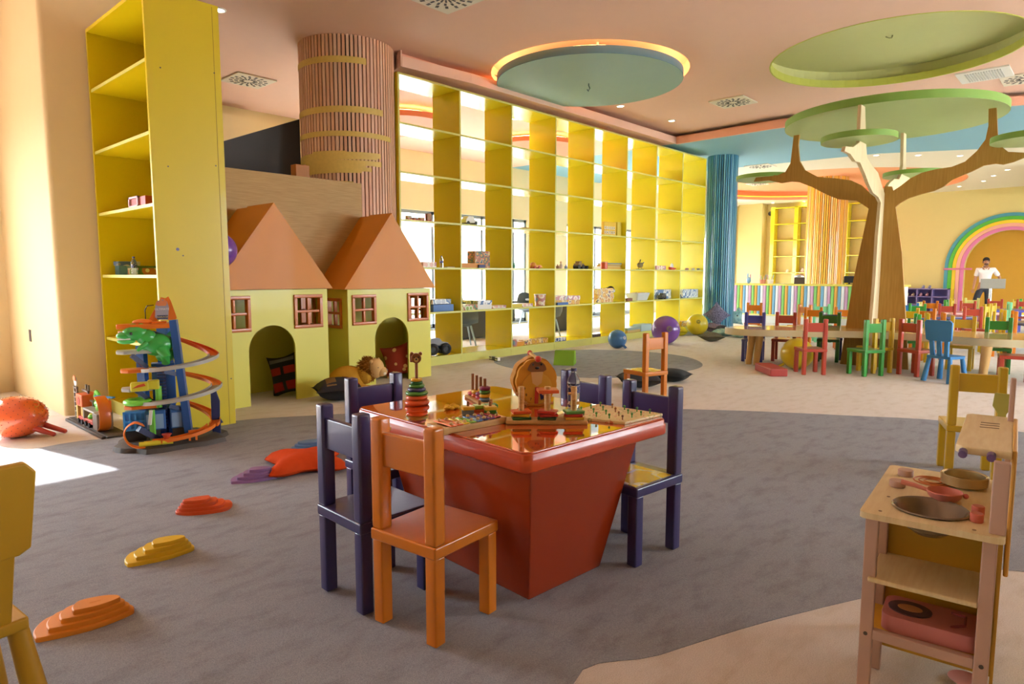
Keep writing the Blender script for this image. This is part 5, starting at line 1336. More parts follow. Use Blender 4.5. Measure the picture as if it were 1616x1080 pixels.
# row 2
carton(668, 689, 2, .05, .075, P1, 'pink game box in the first shelf column above the roof', d=.2)
x, y, z = shelf_pos(697, 2, .1); bottle(x, y, z, .83, 'clear water bottle in the first shelf column')
carton(706, 718, 2, .1, .015, M('#b7ab8a', .5), 'thin grey booklet by the shelf bottle', 'book', d=.15)
carton(728, 764, 2, .05, .07, M('#e0902a', .4), 'flat orange box in the second shelf column', d=.12)
carton(752, 773, 2, .18, .26, P2, 'tall jungle picture box standing in the second shelf column', d=.2, rz=-.12)
carton(756, 766, 2, .02, .05, M('#4a4a7a', .5), 'small navy box before the jungle picture box', d=.05)
x, y, z = shelf_pos(811, 2, .1); solo('toy_figure', G().lathe([(0,0),(.02,0),(.025,.05),(.012,.07),(.016,.085),(0,.1)], 10), M('#5f9a96', .4), 'tiny teal figure in the third shelf column', 'toy', (x, y, z))
x, y, z = shelf_pos(845, 2, .15)
t = thing('toy_plane', 'orange toy digger in the third shelf column', 'toy', (x, y, z))
OT = M('#e0953f', .4)
part('body', G().ball((-.06,0,.06), (.06,.05,.045), 12, 8).box(-.02,.12,-.035,.035,.02,.06), OT, t); part('arm', G().tube([(.1,0,.05),(.14,0,.04),(.17,0,.02)], .015, 6), OT, t)
for a in (-.06,.05): part('wheel', G().cyl((a,-.05,.022),(a,.05,.022),.022,n=10), REDM, t)
for px, h, m, lab in ((880, .08, '#8a6a5a', 'small brown figure in the fourth shelf column'), (885, .13, '#c9b2a6', 'tall pale figure in the fourth shelf column'), (893, .08, '#8a9ab4', 'small blue-grey figure in the fourth shelf column')):
    x, y, z = shelf_pos(px, 2, .1); t = thing('toy_figure', lab, 'toy', (x, y, z))
    part('body', G().lathe([(0,0),(.028,0),(.03,h*.5),(.012,h*.7),(0,h*.72)], 10), M(m, .5), t); part('head', G().ball((0,0,h*.85), h*.16, 10, 7), M('#d8b090', .5), t)
x, y, z = shelf_pos(915, 2, .15, 425)
t = thing('toy_tractor', 'brown toy tractor with black bucket in the fourth shelf column', 'toy', (x, y, z))
TB = M('#8a6a2a', .4)
part('body', G().box(-.12,.06,-.05,.05,.04,.1).box(-.08,0,-.045,.045,.1,.14), TB, t, bev=.005); part('boom', G().tube([(.05,0,.08),(.12,0,.07),(.16,0,.04)], .015, 6), TB, t); part('bucket', G().box(.14,.22,-.06,.06,.0,.06), BLACK, t, bev=.005)
for a in (-.09,.03): part('wheel', G().cyl((a,-.06,.04),(a,.06,.04),.04,n=14), BLACK, t)
carton(937, 948, 2, .05, .05, OFFW, 'pale books lying in the fifth shelf column', 'book', d=.2)
x, y, z = shelf_pos(953, 2, .1, 425)
t = thing('toy_jar', 'orange-red jar with lid in the fifth shelf column', 'jar', (x, y, z)); part('jar', G().cyl((0,0,0),(0,0,.12),.07,n=20), M('#dc5a32', .3), t); part('lid', G().cyl((0,0,.12),(0,0,.14),.075,n=20), M('#e59a6a', .3), t)
for k in range(3): carton(960, 984, 2, .08+.02*(k % 2), .038, [M('#dcae4a', .5), M('#e8cf84', .5), M('#d4bc6a', .5)][k], ['lowest yellow book in the fifth shelf column', 'middle yellow book in the fifth shelf column', 'topmost yellow book in the fifth shelf column'][k], 'book', d=.2, z=.039*k, m2=[None, M('#c99a5a', .5), M('#8a93a8', .5)][k])
x, y, z = shelf_pos(1010, 2, .15, 425)
t = thing('toy_helicopter', 'brown and blue toy helicopter in the sixth shelf column', 'toy', (x, y, z))
part('body', G().ball((0,0,.09), (.09,.05,.06), 14, 9), M('#8a7a4a', .4), t); part('tail', G().tube([(.06,0,.1),(.14,0,.15)], [.02,.01], 6), M('#5a6a7a', .4), t)
part('rotor', G().rb((0,0,.175), (.26,.02,.006), rz=.5, ry=-.25).cyl((0,0,.14),(0,0,.175),.008,n=6), BLACK, t); part('skid', G().tube([(-.08,-.04,.006),(.08,-.04,.006)], .006, 6).tube([(-.08,.04,.006),(.08,.04,.006)], .006, 6).cyl((0,-.04,.006),(0,-.02,.06),.005,n=6).cyl((0,.04,.006),(0,.02,.06),.005,n=6), BLACK, t)
carton(1035, 1051, 2, .05, .085, P1, 'pink printed box in the seventh shelf column', d=.15)
x, y, z = shelf_pos(1060, 2, .1, 425)
t = thing('toy_boat', 'red and white toy boat in the seventh shelf column', 'toy', (x, y, z))
part('hull', G().prism([(-.1,.06),(-.06,0),(.06,0),(.14,.02),(.14,.04)], -.03, .03, XZ), REDM, t); part('cabin', G().lathe([(0,.05),(.04,.05),(.03,.12),(0,.15)], 8), WHITE, t)
for px, m, lab in ((1084, '#d9a29a', 'flat pink toy in the last shelf column'), (1094, '#e2d8c4', 'flat cream toy in the last shelf column'), (1102, '#8d8d92', 'small grey toy in the last shelf column')):
    x, y, z = shelf_pos(px, 2, .08, 427); solo('flat_toy', G().ball((0,0,.022), (.06,.04,.022), 12, 6), M(m, .5), lab, 'toy', (x, y, z))
# row 3
for px, h, m, lab in ((645, .06, '#d0b48c', 'wooden block train wagon, first on the upper shelf'), (655, .04, '#8a6a50', 'brown wooden wagon on the upper shelf'), (665, .05, '#c9a06a', 'tan wooden wagon on the upper shelf'), (676, .11, '#a8764a', 'upright wooden block at the end of the wagons')):
    x, y, z = shelf_pos(px, 3, .1, 345); t = thing('wooden_wagon', lab, 'toy', (x, y, z)); part('block', G().box(-.04,.04,-.025,.025,.015,h), M(m, .5), t, bev=.004, seg=1); part('wheels', G().cyl((-.025,-.03,.013),(-.025,.03,.013),.013,n=8).cyl((.025,-.03,.013),(.025,.03,.013),.013,n=8), TOY['red'], t)
x, y, z = shelf_pos(741, 3, .15, 350)
t = thing('toy_car', 'white toy car on the upper shelf of the second column', 'toy', (x, y, z))
part('body', G().prism([(-.13,.03),(.13,.03),(.13,.07),(.06,.08),(.03,.13),(-.07,.13),(-.12,.08)], -.055, .055, XZ), WHITE, t, bev=.008)
for a in (-.08,.08): part('wheel', G().cyl((a,-.06,.028),(a,.06,.028),.028,n=12), BLACK, t)
x, y, z = shelf_pos(827, 3, .08, 358); solo('flat_toy', G().box(-.07,.07,-.05,.05,0,.02), M('#d8a83a', .5), 'flat yellow toy on the upper shelf of the third column', 'toy', (x, y, z), bev=.005, seg=1)
x, y, z = shelf_pos(967, 3, .15, 365, .29)
t = thing('number_board', 'yellow toy number board with rows of white keys in the fifth shelf column', 'toy', (x, y, z), -.05)
NB = M('#e6bd1e', .4)
part('board', G().box(-.26,.13,-.03,.03,0,.26), NB, t, bev=.006); part('side_tower', G().box(.14,.27,-.05,.05,0,.27), M('#d9c23a', .4), t, bev=.006)
for r in range(2):
    for c_ in range(5): part('key', G().box(-.245+.07*c_,-.20+.07*c_,-.036,-.03,.03+.085*r,.09+.085*r), OFFW, t, smooth=False); text('56789' [c_] if r == 0 else '01234'[c_], .055, BLACK, t, (-.2225+.07*c_, -.0365, .06+.085*r), name='numeral')
# bottom row
x, y, z = shelf_pos(690, 0, .15, 555, .2)
t = thing('monster_truck', 'black and blue toy monster truck on the bottom shelf beside the playhouse', 'toy', (x, y, z+.004), -.3)
for a in (-.1, .1):
    for b in (-.085, .085): part('wheel', G().torus((a, b, .085), .055, .032, 20, 8, Matrix.Rotation(pi/2, 4, 'X')).cyl((a,b-.02,.085),(a,b+.02,.085),.05,n=14), BLACK, t)
part('axle', G().cyl((-.1,-.09,.085),(-.1,.09,.085),.012,n=8).cyl((.1,-.09,.085),(.1,.09,.085),.012,n=8).box(-.12,.12,-.03,.03,.1,.13), M('#3a6aa4', .3), t)
part('cab', G().prism([(-.16,.13),(.15,.13),(.16,.17),(.06,.19),(.02,.24),(-.1,.24),(-.16,.19)], -.06, .06, XZ), M('#8a8a90', .4), t, bev=.008)
x, y, z = shelf_pos(811, 0, .1, 545); solo('tin_cup', G().lathe([(0,0),(.05,0),(.062,.11),(.056,.11),(.045,.01),(0,.01)], 20), P1, 'pale printed cup on the bottom shelf of the third column', 'cup', (x, y, z))
carton(816, 827, 0, .05, .07, M('#e39a2c', .4), 'small orange box on the bottom shelf of the third column', d=.15)
carton(828, 865, 0, .1, .075, P5, 'long yellow patterned box on the bottom shelf of the third column', d=.14, rz=.0)
carton(876, 893, 0, .02, .06, P3, 'blue and purple box on the bottom shelf of the fourth column', d=.12)
carton(936, 948, 0, .02, .055, print_mat('print_dark', [(0,'#2e2a2a'),(.5,'#6a4a3a'),(.7,'#3a3a44')], 30), 'dark printed box on the bottom shelf of the fifth column', d=.1)
carton(990, 1014, 0, .05, .09, M('#d6b877', .4), 'flat wooden boxes on the bottom shelf of the sixth column', d=.35, m2=M('#9ab0b4', .4))
carton(1016, 1032, 0, .03, .14, M('#b4ccd4', .4), 'pale blue box on the bottom shelf behind the purple ball', d=.2)
carton(1076, 1086, 0, .05, .11, P5, 'orange printed box on the bottom shelf by the yellow ball', d=.15)

# ---- things in the tall bookcase
def bpos(px, py, z, dx=.14): return 2.01+dx, on_x(px, py, 2.01+dx), z+.0005
x, y, z = bpos(194, 425, 1.295, .20)
t = thing('toy_box', 'blue cardboard box with printed lid in the tall bookcase', 'box', (x, y, z), -pi/2+.1)
part('carton', G().box(-.13,.13,-.09,.09,0,.11), M('#6fa8c8', .4), t, bev=.004, seg=1); part('lid', G().box(-.14,.14,-.1,.1,.085,.125), P6, t, bev=.004, seg=1)
x, y, z = bpos(212, 425, 1.295, .13); bottle(x, y, z, .80, 'clear water bottle beside the blue box in the tall bookcase')
x, y, z = bpos(228, 428, 1.295, .25)
t = thing('toy_box', 'dark green flat box behind the bottle in the tall bookcase', 'box', (x, y, z), -pi/2)
part('carton', G().box(-.13,.13,-.1,.1,0,.075), P4, t, bev=.004, seg=1); part('lid', G().box(-.135,.135,-.105,.105,.06,.08), M('#3c5a34', .4), t, bev=.004, seg=1)
x, y, z = bpos(222, 322, 1.86, .08)
t = thing('toy_box', 'pink and red open box high in the tall bookcase', 'box', (x, y-.02, z), -pi/2)
part('frame', G().box(-.13,.09,-.06,-.045,0,.012).box(-.13,.09,-.06,-.045,.07,.085).box(-.13,-.112,-.06,-.045,0,.085).box(.072,.09,-.06,-.045,0,.085), PINKM, t, smooth=False)
part('carton', G().box(-.11,.22,-.045,.08,0,.08), M('#a8371f', .4), t, bev=.003, seg=1)
x, y, z = bpos(198, 521, .715, .1)
solo('toy_box', G().box(-.05,.05,-.05,.05,0,.06), P1, 'small pink printed box low in the tall bookcase behind the dinosaur', 'box', (x, y, z), bev=.003, seg=1)

# ================================================================== GARAGE TOWER TOY
TXc, TYc = 1.93, 5.33
t = thing('garage_tower', 'tall blue and orange toy car garage tower with spiral tracks and a green dinosaur', 'toy', (TXc, TYc, .0025), facing(TXc, TYc))
TBL = M('#2459a6', .35, coat=.2); TDB = M('#27325f', .35); TOR = M('#e8761e', .35, coat=.2); TGR = M('#b4b0a6', .4); TDK = M('#4f4842', .6, bump=.3, bs=40); TGN = M('#3db04a', .3, coat=.3); TLM = M('#7fd84a', .35); TYL = M('#d8c832', .4); TCY = M('#3a86c2', .35)
rnd = random.Random(11)
bo = [((.38+rnd.uniform(-.05,.04))*cos(2*pi*i/26), (.27+rnd.uniform(-.04,.03))*sin(2*pi*i/26)) for i in range(26)]
part('base', loft([([(p[0]*1.06, p[1]*1.1) for p in bo], 0), ([(p[0]*1.03, p[1]*1.06) for p in bo], .035), ([(p[0]*.9, p[1]*.9) for p in bo], .058)]), TDK, t, ang=30)
def smooth_path(pts, k=5):
    P = [Vector(pts[0])] + [Vector(q) for q in pts] + [Vector(pts[-1])]; out = []
    for i in range(1, len(P)-2):
        a, b, c, d = P[i-1:i+3]
        for s in range(k):
            u = s/k; out.append(.5*(2*b+(c-a)*u+(2*a-5*b+4*c-d)*u*u+(3*b-a-3*c+d)*u**3))
    return out + [P[-1]]
def beam(p0, p1, w, d):
    g = G(); g.tube([p0, p1], w/2*1.414, 4, flat=d/w); return g
part('column', beam((.065,-.06,.955), (.135,-.10,.05), .055, .05), TBL, t)
part('core_block', G().box(-.10,.06,.02,.12,.30,.62), M('#2d63b0', .35), t, bev=.006)
part('column', beam((-.16,.05,.76), (-.16,.05,.05), .06, .05), TBL, t)
part('column', beam((.0,.10,.93), (.0,.10,.05), .09, .06), TBL, t)
part('column', beam((-.035,-.02,.62), (-.035,-.02,.06), .05, .04), M('#1d4a94', .35), t, label='toothed lift column')
g = G()
for k in range(22): g.box(-.062, -.008, -.05, -.044, .08+.024*k, .09+.024*k)
stuff(part('lift_teeth', g, TDB, t, smooth=False))
part('garage_building', G().box(-.16,-.02,-.09,.08,.13,.28).box(.01,.11,-.09,.06,.13,.28), M('#3f6fb4', .35), t, bev=.006)
part('building_foot', G().box(-.155,-.06,-.08,.07,.04,.135).box(.02,.105,-.08,.05,.04,.135), TDK, t, bev=.004)
part('garage_door', G().box(-.15,-.035,-.094,-.09,.14,.25).box(.02,.085,-.094,-.09,.14,.25), M('#8fb0d8', .35), t, smooth=False)
part('top_deck', G().prism([(-.31,-.05),(-.20,-.09),(.06,-.08),(.07,.06),(-.15,.07),(-.31,.03)], .895, .93), TOR, t, bev=.005)
part('deck_blocks', G().ball((-.14,0,.94), (.07,.05,.025), 12, 6).box(-.08,.02,-.04,.04,.93,.945), TOR, t)
part('sign_tower', G().prism([(-.115,.93),(-.02,1.10),(-.01,1.125),(.02,1.115),(.04,1.13),(.055,1.10),(.09,.97),(.085,.955),(.03,.95),(.02,1.03),(-.04,1.0),(-.045,.93)], .0, .03, XZ), TOR, t, smooth=False)
sg = part('sign_plate', G().prism([(-.055,.975),(-.035,.955),(.03,.955),(.035,1.0),(.04,1.05),(.03,1.09),(.0,1.11),(-.04,1.095),(-.05,1.06)], -.02, -.006, XZ), M('#a9a6b4', .4), t, smooth=False)
part('flame_emblem', G().prism([(-.05,1.07),(-.035,1.10),(-.03,1.085),(-.01,1.12),(.0,1.095),(.015,1.115),(.03,1.08),(.02,1.06),(-.03,1.06)], -.024, -.02, XZ), M('#e08a5a', .4), sg, smooth=False)
text('ULTIMATE', .021, WHITE, sg, (-.007,-.0215,1.035)); part('name_bar', G().box(-.042,.032,-.023,-.02,.962,.990), M('#3d4468', .4), sg, smooth=False); text('GARAGE', .019, M('#f0e3b0', .5), sg, (-.005,-.0245,.976))
part('hoop', G().tube([(-.12,.02,.93),(-.12,.02,1.03),(-.105,.02,1.06),(-.06,.02,1.065)], .004, 6), BLACK, t)
# dinosaur
d_ = part('dinosaur', G().ball((-.19,-.06,.865), (.085,.055,.055), 18, 12).ball((-.255,-.06,.845), (.06,.042,.035), 16, 10).ball((-.12,-.05,.83), (.07,.06,.06), 16, 10).ball((-.05,-.04,.77), (.11,.075,.085), 18, 12).ball((-.0,-.02,.69), (.07,.07,.06), 16, 10).tube([(-.0,.0,.75),(.05,.07,.82),(.03,.14,.86)], [.06,.04,.015], 12), TGN, t, ang=70)
part('jaw', G().ball((-.25,-.06,.805), (.06,.04,.02), 14, 8), M('#58c862', .3), d_); part('teeth', G().box(-.305,-.22,-.095,-.04,.818,.832), M('#e8efe0', .4), d_, bev=.003, seg=1)
part('arm', G().tube([(-.12,-.1,.79),(-.16,-.13,.76),(-.18,-.14,.74)], [.022,.016,.01], 10), TGN, d_, ang=70); part('leg', G().tube([(-.02,-.09,.74),(-.0,-.12,.69),(.0,-.09,.635)], [.045,.035,.03], 12), TGN, d_, ang=70)
part('eye', G().ball((-.215,-.11,.865), .012, 8, 6), BLACK, d_); part('crest', G().ball((-.20,-.06,.915), (.035,.02,.02), 10, 6).ball((-.15,-.06,.915), (.03,.02,.02), 10, 6), TGN, d_)
def track(name, path, w, m, lab=None):
    P = [Vector(p) for p in path]; vs, fs = [], []
    prof = [(-w, .018), (-w+.006, .018), (-w+.006, 0), (w-.006, 0), (w-.006, .018), (w, .018), (w, -.008), (-w, -.008)]
    for i, p in enumerate(P):
        d = P[min(i+1, len(P)-1)]-P[max(i-1, 0)]; d.z *= .3; d.normalize(); a = d.cross(Vector((0,0,1))).normalized()
        vs += [p+a*u+Vector((0,0,1))*v for u, v in prof]
    n = len(prof)
    for i in range(len(P)-1):
        for k in range(n): fs.append((i*n+k, i*n+(k+1) % n, (i+1)*n+(k+1) % n, (i+1)*n+k))
    fs.append(tuple(range(n))); fs.append(tuple((len(P)-1)*n+k for k in reversed(range(n))))
    part(name, G().add(vs, fs), m, t, smooth=False, label=lab)
def helix(cx, cy, r0, r1, a0, a1, z0, z1, n=16): return [(cx+(r0+(r1-r0)*i/n)*cos(radians(a0+(a1-a0)*i/n)), cy+.85*(r0+(r1-r0)*i/n)*sin(radians(a0+(a1-a0)*i/n)), z0+(z1-z0)*(i/n)**1.3) for i in range(n+1)]
track('track', helix(.06,.0,.24,.28,215,355,.585,.665), .036, TGR, 'grey upper spiral track')
track('track', helix(.06,.0,.28,.22,355,450,.665,.80), .036, M('#d8531f', .35), 'orange-red upper track')
track('track', helix(.07,.0,.24,.28,210,355,.335,.43), .04, TGR, 'grey lower spiral track')
track('track', helix(.07,.0,.28,.22,355,450,.43,.52), .036, TOR, 'orange middle track')
track('track', helix(.08,-.02,.30,.24,225,330,.065,.13), .034, TOR, 'orange bottom track')
track('track', helix(.06,.0,.28,.22,330,450,.13,.30), .034, TOR, 'orange bottom rising track')
part('track_loop', G().tube(smooth_path([(-.17,-.20,.20),(-.22,-.22,.225),(-.27,-.23,.20),(-.29,-.24,.15),(-.27,-.25,.09),(-.22,-.26,.055),(-.16,-.26,.05)]), .006, 8, flat=6.5, up=(0,1,0)), TOR, t)
for x0, x1, z, m, lab in ((-.32,-.08,.725,TGR,'grey upper landing'), (-.30,-.02,.585,TOR,'orange upper landing'), (-.30,-.10,.445,TGR,'grey lower landing'), (-.29,-.06,.31,TOR,'orange lower landing')):
    part('landing', G().prism([(x0,-.06),(x0+.05,-.10),(x1,-.09),(x1,.05),(x0,.02)], z-.014, z+.012), m, t, bev=.004, seg=1, label=lab)
part('strut', beam((-.22,-.06,.70),(-.13,-.02,.60),.035,.03), TDB, t); part('strut', beam((-.2,-.06,.43),(-.1,-.02,.33),.04,.03), TDB, t); part('strut', beam((-.02,-.12,.575),(.1,-.06,.53),.03,.03), TDB, t)
part('strut', beam((.0,-.12,.31),(.12,-.06,.26),.035,.03), TDB, t); part('strut', beam((-.2,-.18,.17),(-.06,-.12,.05),.05,.04), TDB, t); part('strut', beam((-.08,.0,.86),(.06,-.02,.80),.03,.03), TDB, t)
rb_ = part('crawler', G().box(-.24,-.12,-.12,-.05,.435,.50).box(-.13,-.05,-.11,-.04,.44,.51), TYL, t, bev=.012); part('stripe', G().prism([(-.23,.46),(-.14,.475),(-.15,.495),(-.19,.485)], -.124, -.12, XZ), M('#c9502a', .4), rb_, smooth=False)
part('green_loop', G().torus((-.20,-.05,.35), .075, .022, 24, 8).cyl((-.06,-.08,.30),(-.06,-.08,.46),.022,n=8), TLM, t)
cg = G()
for k in range(5): cg.box(-.30+.036*k,-.288+.036*k,-.09,-.08,.14,.28)
for z in (.14,.2,.27): cg.box(-.30,-.145,-.092,-.08,z,z+.014)
part('blue_cage', cg.box(-.29,-.15,-.07,.05,.14,.27), TCY, t, smooth=False); part('cage_foot', G().box(-.29,-.16,-.08,.04,.045,.14), BLACK, t, smooth=False)
part('lime_post', beam((-.11,-.11,.06),(-.11,-.11,.29),.035,.02), TLM, t); part('white_post', beam((-.125,-.115,.18),(-.11,-.12,.29),.03,.02), WHITE, t)
part('side_pillar', G().prism([(.30,.0),(.36,.0),(.365,.12),(.385,.12),(.36,.16),(.365,.3),(.345,.37),(.335,.43),(.305,.43),(.30,.36)], -.02, .03, XZ), TDB, t, bev=.008)
part('spring_post', G().cyl((-.02,-.2,.055),(-.02,-.2,.11),.024,n=14).cyl((-.02,-.2,.11),(-.02,-.2,.118),.034,n=14), M('#c9431f', .4), t)
part('striped_pad', G().box(-.17,.02,-.27,-.19,.055,.075).cyl((-.2,-.265,.07),(-.06,-.265,.07),.018,n=8).cyl((-.05,-.265,.07),(.02,-.265,.07),.018,n=8), TYL, t)
part('orange_gate', G().box(.125,.14,-.22,-.21,.05,.13).box(.17,.185,-.22,-.21,.05,.13).box(.125,.185,-.22,-.21,.11,.13), TOR, t, smooth=False)

# ---- toy train set on a dark track by the wall
t = thing('track_playset', 'grey and orange toy track set with ladder tower by the tan wall', 'toy', (1.745, 6.33, 0), -pi/2)
RG = M('#8a8078', .5); RO = M('#e0662a', .4)
part('base', G().box(-.56,.50,-.10,.06,0,.02).box(-.5,.5,-.14,-.11,0,.025), TDK, t, bev=.005, seg=1)
lt = part('ladder_tower', G().box(-.50,-.485,-.06,-.045,.02,.31).box(-.43,-.415,-.06,-.045,.02,.31).box(-.50,-.485,.03,.045,.02,.31).box(-.43,-.415,.03,.045,.02,.31), RG, t, smooth=False)
for k in range(7): part('rung', G().box(-.5,-.415,-.062,-.043,.04+.042*k,.05+.042*k), RG, lt, smooth=False)
part('frame', G().box(-.415,-.24,-.02,-.005,.27,.285).box(-.255,-.24,-.02,-.005,.12,.285).box(-.415,-.12,-.02,-.005,.20,.214).box(-.14,-.126,-.02,-.005,.10,.21), RG, t, smooth=False)
part('sign_disc', G().cyl((-.46,-.055,.35),(-.46,-.045,.35),.04,n=16), M('#dfd8d4', .4), t); part('sign_crown', G().prism([(-.495,.36),(-.425,.36),(-.43,.395),(-.46,.41),(-.49,.395)], -.062, -.056, XZ), M('#e0824a', .4), t, smooth=False)
part('house_box', G().box(-.38,-.20,-.08,.05,.155,.26), RO, t, bev=.01); part('house_opening', G().cyl((-.29,-.082,.2),(-.29,-.08,.2),.035,n=14), M('#b02a1c', .4), t)
part('yellow_leg', G().box(-.38,-.34,-.08,-.05,.03,.155).box(-.24,-.20,-.08,-.05,.03,.155).box(-.38,-.2,.02,.05,.03,.155), M('#d8b45a', .4), t, bev=.004, seg=1)
part('bridge', G().box(-.16,.16,-.09,.05,.145,.165).box(-.16,-.13,-.09,.05,.03,.15).box(.13,.16,-.09,.05,.03,.15), M('#9c948e', .4), t, bev=.008)
cr = part('red_car', G().box(-.30,-.02,-.09,.0,.045,.075).box(-.1,.1,-.09,.0,.045,.08), M('#c23a2c', .4), t, bev=.008)
for k in range(4): part('wheel', G().cyl((-.27+.1*k,-.1,.035),(-.27+.1*k,-.0,.035),.022,n=10), BLACK, cr)
part('yellow_car', G().ball((-.03,-.03,.1), (.08,.05,.03), 14, 8), TYL, t); part('lime_crane', G().tube([(-.1,0,.165),(-.11,0,.25),(-.07,0,.30),(-.02,0,.28),(0,0,.24)], .016, 8), TLM, t)
part('blue_rotor', G().rb((.14,0,.28),(.2,.03,.012),rz=.4).cyl((.14,0,.2),(.14,0,.28),.012,n=8), TCY, t); part('beast', G().ball((.05,-.02,.215), (.06,.035,.03), 12, 8).ball((.10,-.03,.19), (.04,.03,.04), 10, 8), TLM, t)
part('loop', G().tube(smooth_path([(.22,-.06,.30),(.29,-.06,.27),(.33,-.06,.20),(.34,-.06,.12),(.32,-.06,.06),(.26,-.06,.025)]), .007, 8, flat=6.5, up=(0,1,0)), TOR, t); part('loop_tower', G().box(.16,.24,-.05,.02,.14,.26), TOR, t, bev=.006)
part('station', G().box(.14,.26,-.10,.02,.02,.16), RG, t, bev=.008); part('lime_handle', G().ball((.10,-.1,.12), (.035,.02,.02), 10, 6), TLM, t)

# ================================================================== PERSON AND SCREEN
def skin(name, verts, edges, m, parent, sub=2, root=0, label=None):
    me = bpy.data.meshes.new(name); bm = bmesh.new(); ly = bm.verts.layers.skin.verify()
    V = []
    for p, r in verts:
        v = bm.verts.new(p); rr = r if hasattr(r, '__len__') else (r, r); v[ly].radius = rr; V.append(v)
    V[root][ly].use_root = True
    for a, b in edges: bm.edges.new((V[a], V[b]))
    bm.to_mesh(me); bm.free()
    o = bpy.data.objects.new('tmp', me); COL.objects.link(o)
    s = o.modifiers.new('s', 'SKIN'); s.use_smooth_shade = True
    u = o.modifiers.new('u', 'SUBSURF'); u.levels = u.render_levels = sub
    dg = bpy.context.evaluated_depsgraph_get()
    out = bpy.data.meshes.new_from_object(o.evaluated_get(dg)); out.name = name
    bpy.data.objects.remove(o); bpy.data.meshes.remove(me)
    out.materials.clear(); out.materials.append(None)
    out.polygons.foreach_set('use_smooth', [True]*len(out.polygons))
    r = link(name, out, m, parent)
    if label: r['label'] = label
    return r
px_, py_ = 22.95, 2.77
mn = thing('person', 'man in white short-sleeved shirt and dark jeans standing in the arch, hand on hip', 'person', (px_, py_, 0), facing(px_, py_)+.12)
SKINM = M('#b98262', .55, var=.03)
# skeleton: x to the viewer's right, y away from the viewer
Vv = [((0,0,.95),(.135,.10)), ((0,0,1.12),(.125,.095)), ((0,.0,1.30),(.155,.11)), ((0,.01,1.43),(.13,.085)), ((0,-.0,1.51),(.055,.055)), ((0,-.02,1.58),(.062,.07)), ((0,-.02,1.66),(.078,.092)), ((0,-.015,1.72),(.055,.065)),
      ((-.18,.01,1.43),.055), ((-.225,.02,1.16),.042), ((-.26,-.04,.93),.03), ((-.268,-.055,.865),(.038,.022)),
      ((.19,.01,1.43),.055), ((.36,.08,1.19),.042), ((.20,.05,1.06),.03), ((.165,.03,1.03),(.035,.024)),
      ((-.10,0,.90),.088), ((-.20,-.06,.50),.06), ((-.30,-.02,.09),.042), ((-.315,-.13,.035),(.045,.032)),
      ((.09,0,.90),.088), ((.10,-.01,.50),.06), ((.10,.02,.09),.042), ((.115,-.10,.035),(.045,.032))]
Ee = [(0,1),(1,2),(2,3),(3,4),(4,5),(5,6),(6,7),(3,8),(8,9),(9,10),(10,11),(3,12),(12,13),(13,14),(14,15),(0,16),(16,17),(17,18),(18,19),(0,20),(20,21),(21,22),(22,23)]
bo_ = skin('body', Vv, Ee, SKINM, mn)
def hand(base, d, side, parent):
    b, d = Vector(base), Vector(d).normalized(); a = d.cross(Vector((0,1,0))).normalized()
    for k, L in enumerate((.066,.076,.072,.058)):
        o = b + a*(-.028+.0185*k)
        skin('finger', [(o-d*.02,.009),(o+d*L*.5+Vector((0,-.004,0)),.0085),(o+d*L+Vector((0,.012,0)),.007)], [(0,1),(1,2)], SKINM, parent, 1)
    o = b - d*.035 + a*side*.03
    skin('thumb', [(o,.011),(o+a*side*.022+d*.025+Vector((0,-.012,0)),.0095),(o+a*side*.026+d*.055+Vector((0,-.016,0)),.008)], [(0,1),(1,2)], SKINM, parent, 1)
hand((-.27,-.06,.83), (-.02,-.03,-1), -1, bo_); hand((.14,.02,1.015), (-.8,-.3,-.25), 1, bo_)
SHI = M('#f0e4e2', .8, var=.03); JEA = M('#2f3440', .8, var=.12, vs=20); HAIR = M('#241c18', .7)
cl = lambda k, d: (Vv[k][0], tuple(q+d for q in (Vv[k][1] if hasattr(Vv[k][1], '__len__') else (Vv[k][1],)*2)))
def mix(a, b, t, r): return (tuple(Vector(Vv[a][0]).lerp(Vector(Vv[b][0]), t)), r)
skin('shirt', [((0,0,.90),(.155,.118)), cl(1,.018), cl(2,.016), cl(3,.014), ((0,0,1.465),(.105,.085)), cl(8,.018), mix(8,9,.45,.066), mix(8,9,.75,.07), cl(12,.018), mix(12,13,.45,.066), mix(12,13,.75,.07)],
     [(0,1),(1,2),(2,3),(3,4),(3,5),(5,6),(6,7),(3,8),(8,9),(9,10)], SHI, mn)
skin('jeans', [((0,0,.955),(.142,.108)), ((0,0,.90),(.135,.105)), cl(16,.014), cl(17,.018), ((-.295,-.02,.11),.062), cl(20,.014), cl(21,.018), ((.10,.02,.11),.062)], [(0,1),(1,2),(2,3),(3,4),(1,5),(5,6),(6,7)], JEA, mn)
part('collar', G().tube([(-.07,.03,1.505),(-.06,-.05,1.49),(-.01,-.09,1.43)], .014, 6).tube([(.07,.03,1.505),(.06,-.05,1.49),(.01,-.09,1.43)], .014, 6), SHI, mn)
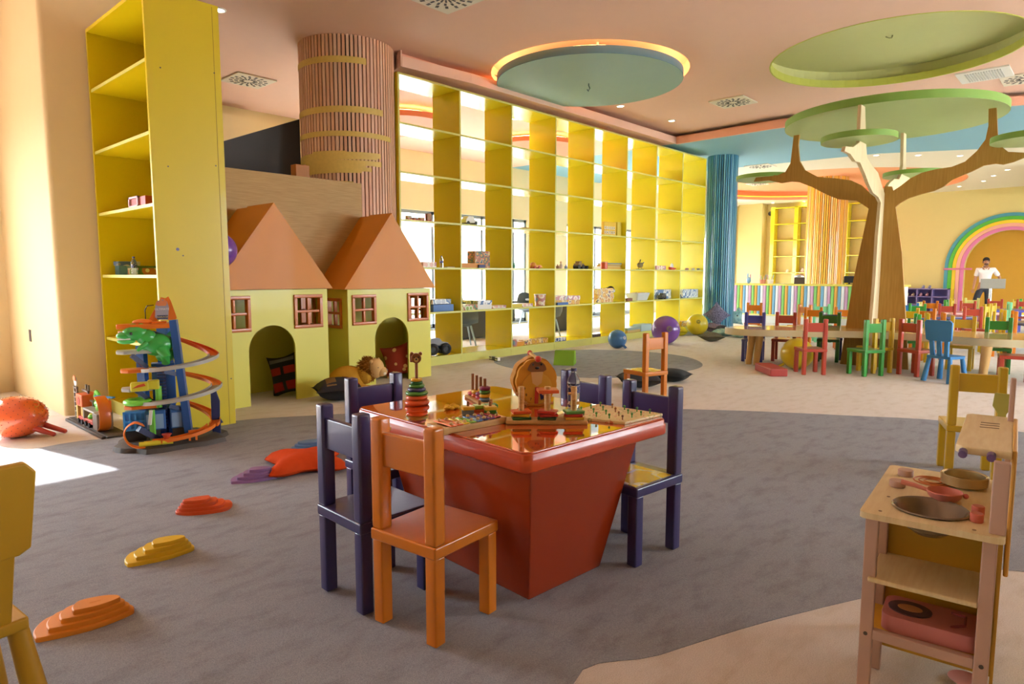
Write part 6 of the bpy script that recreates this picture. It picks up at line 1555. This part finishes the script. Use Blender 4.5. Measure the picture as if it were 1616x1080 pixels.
part('hair', G().ball((0,.005,1.70), (.084,.094,.082), 18, 10).ball((0,.03,1.66), (.083,.08,.08), 16, 8), HAIR, mn)
part('beard', G().ball((0,-.07,1.585), (.05,.035,.035), 14, 8), M('#5a3f32', .8), mn)
part('eye', G().ball((-.03,-.105,1.665), (.013,.008,.007), 8, 6), BLACK, mn); part('eye', G().ball((.03,-.105,1.665), (.013,.008,.007), 8, 6), BLACK, mn)
part('eyebrow', G().rb((-.03,-.108,1.685), (.035,.008,.007)).rb((.03,-.108,1.685), (.035,.008,.007)), HAIR, mn)
part('nose', G().ball((0,-.115,1.635), (.014,.02,.026), 10, 8), SKINM, mn); part('mouth', G().rb((0,-.106,1.597), (.04,.008,.009)), M('#8a4a42', .5), mn)
part('ear', G().ball((-.083,-.01,1.645), (.012,.02,.03), 8, 6), SKINM, mn); part('ear', G().ball((.083,-.01,1.645), (.012,.02,.03), 8, 6), SKINM, mn)
part('shoe', G().ball((-.312,-.10,.045), (.05,.13,.045), 14, 8), BLACK, mn); part('shoe', G().ball((.112,-.07,.045), (.05,.13,.045), 14, 8), BLACK, mn)
c_ = (1568-808)/FPX*cos(PITCH); a_ = YAW-math.atan(c_); dd = 23.5-1.4
kx_, ky_ = 21.6, 21.6*tan(a_)
t = thing('screen_stand', 'grey flat screen on a metal pole stand in front of the man', 'screen', (kx_, ky_, 0), facing(kx_, ky_))
part('screen', G().box(-.27,.27,-.02,.02,-.13,.13), M('#a9a59c', .4), t, (0,0,1.05), (-.25,0,0), bev=.008)
part('pole', G().cyl((-.04,.02,.02),(-.04,.02,1.0),.035,n=14), M('#c9ccd0', .25, metal=.8), t)
part('base', G().cyl((-.04,.02,0),(-.04,.02,.03),.22,n=24), M('#8a8a8c', .3, metal=.6), t)
x, y = 22.9, 1.9
t = thing('scooter_board', 'low dark rack on the floor behind the screen pole', 'rack', (22.6, 1.75, 0), 0)
part('frame', G().tube([(-.1,-.45,.0),(-.1,-.45,.42),(-.1,.3,.50),(-.1,.3,0)], .03, 8), BLACK, t); part('pad', G().rb((-.1,-.1,.47),(.2,.5,.06), rx=.08), BLACK, t)
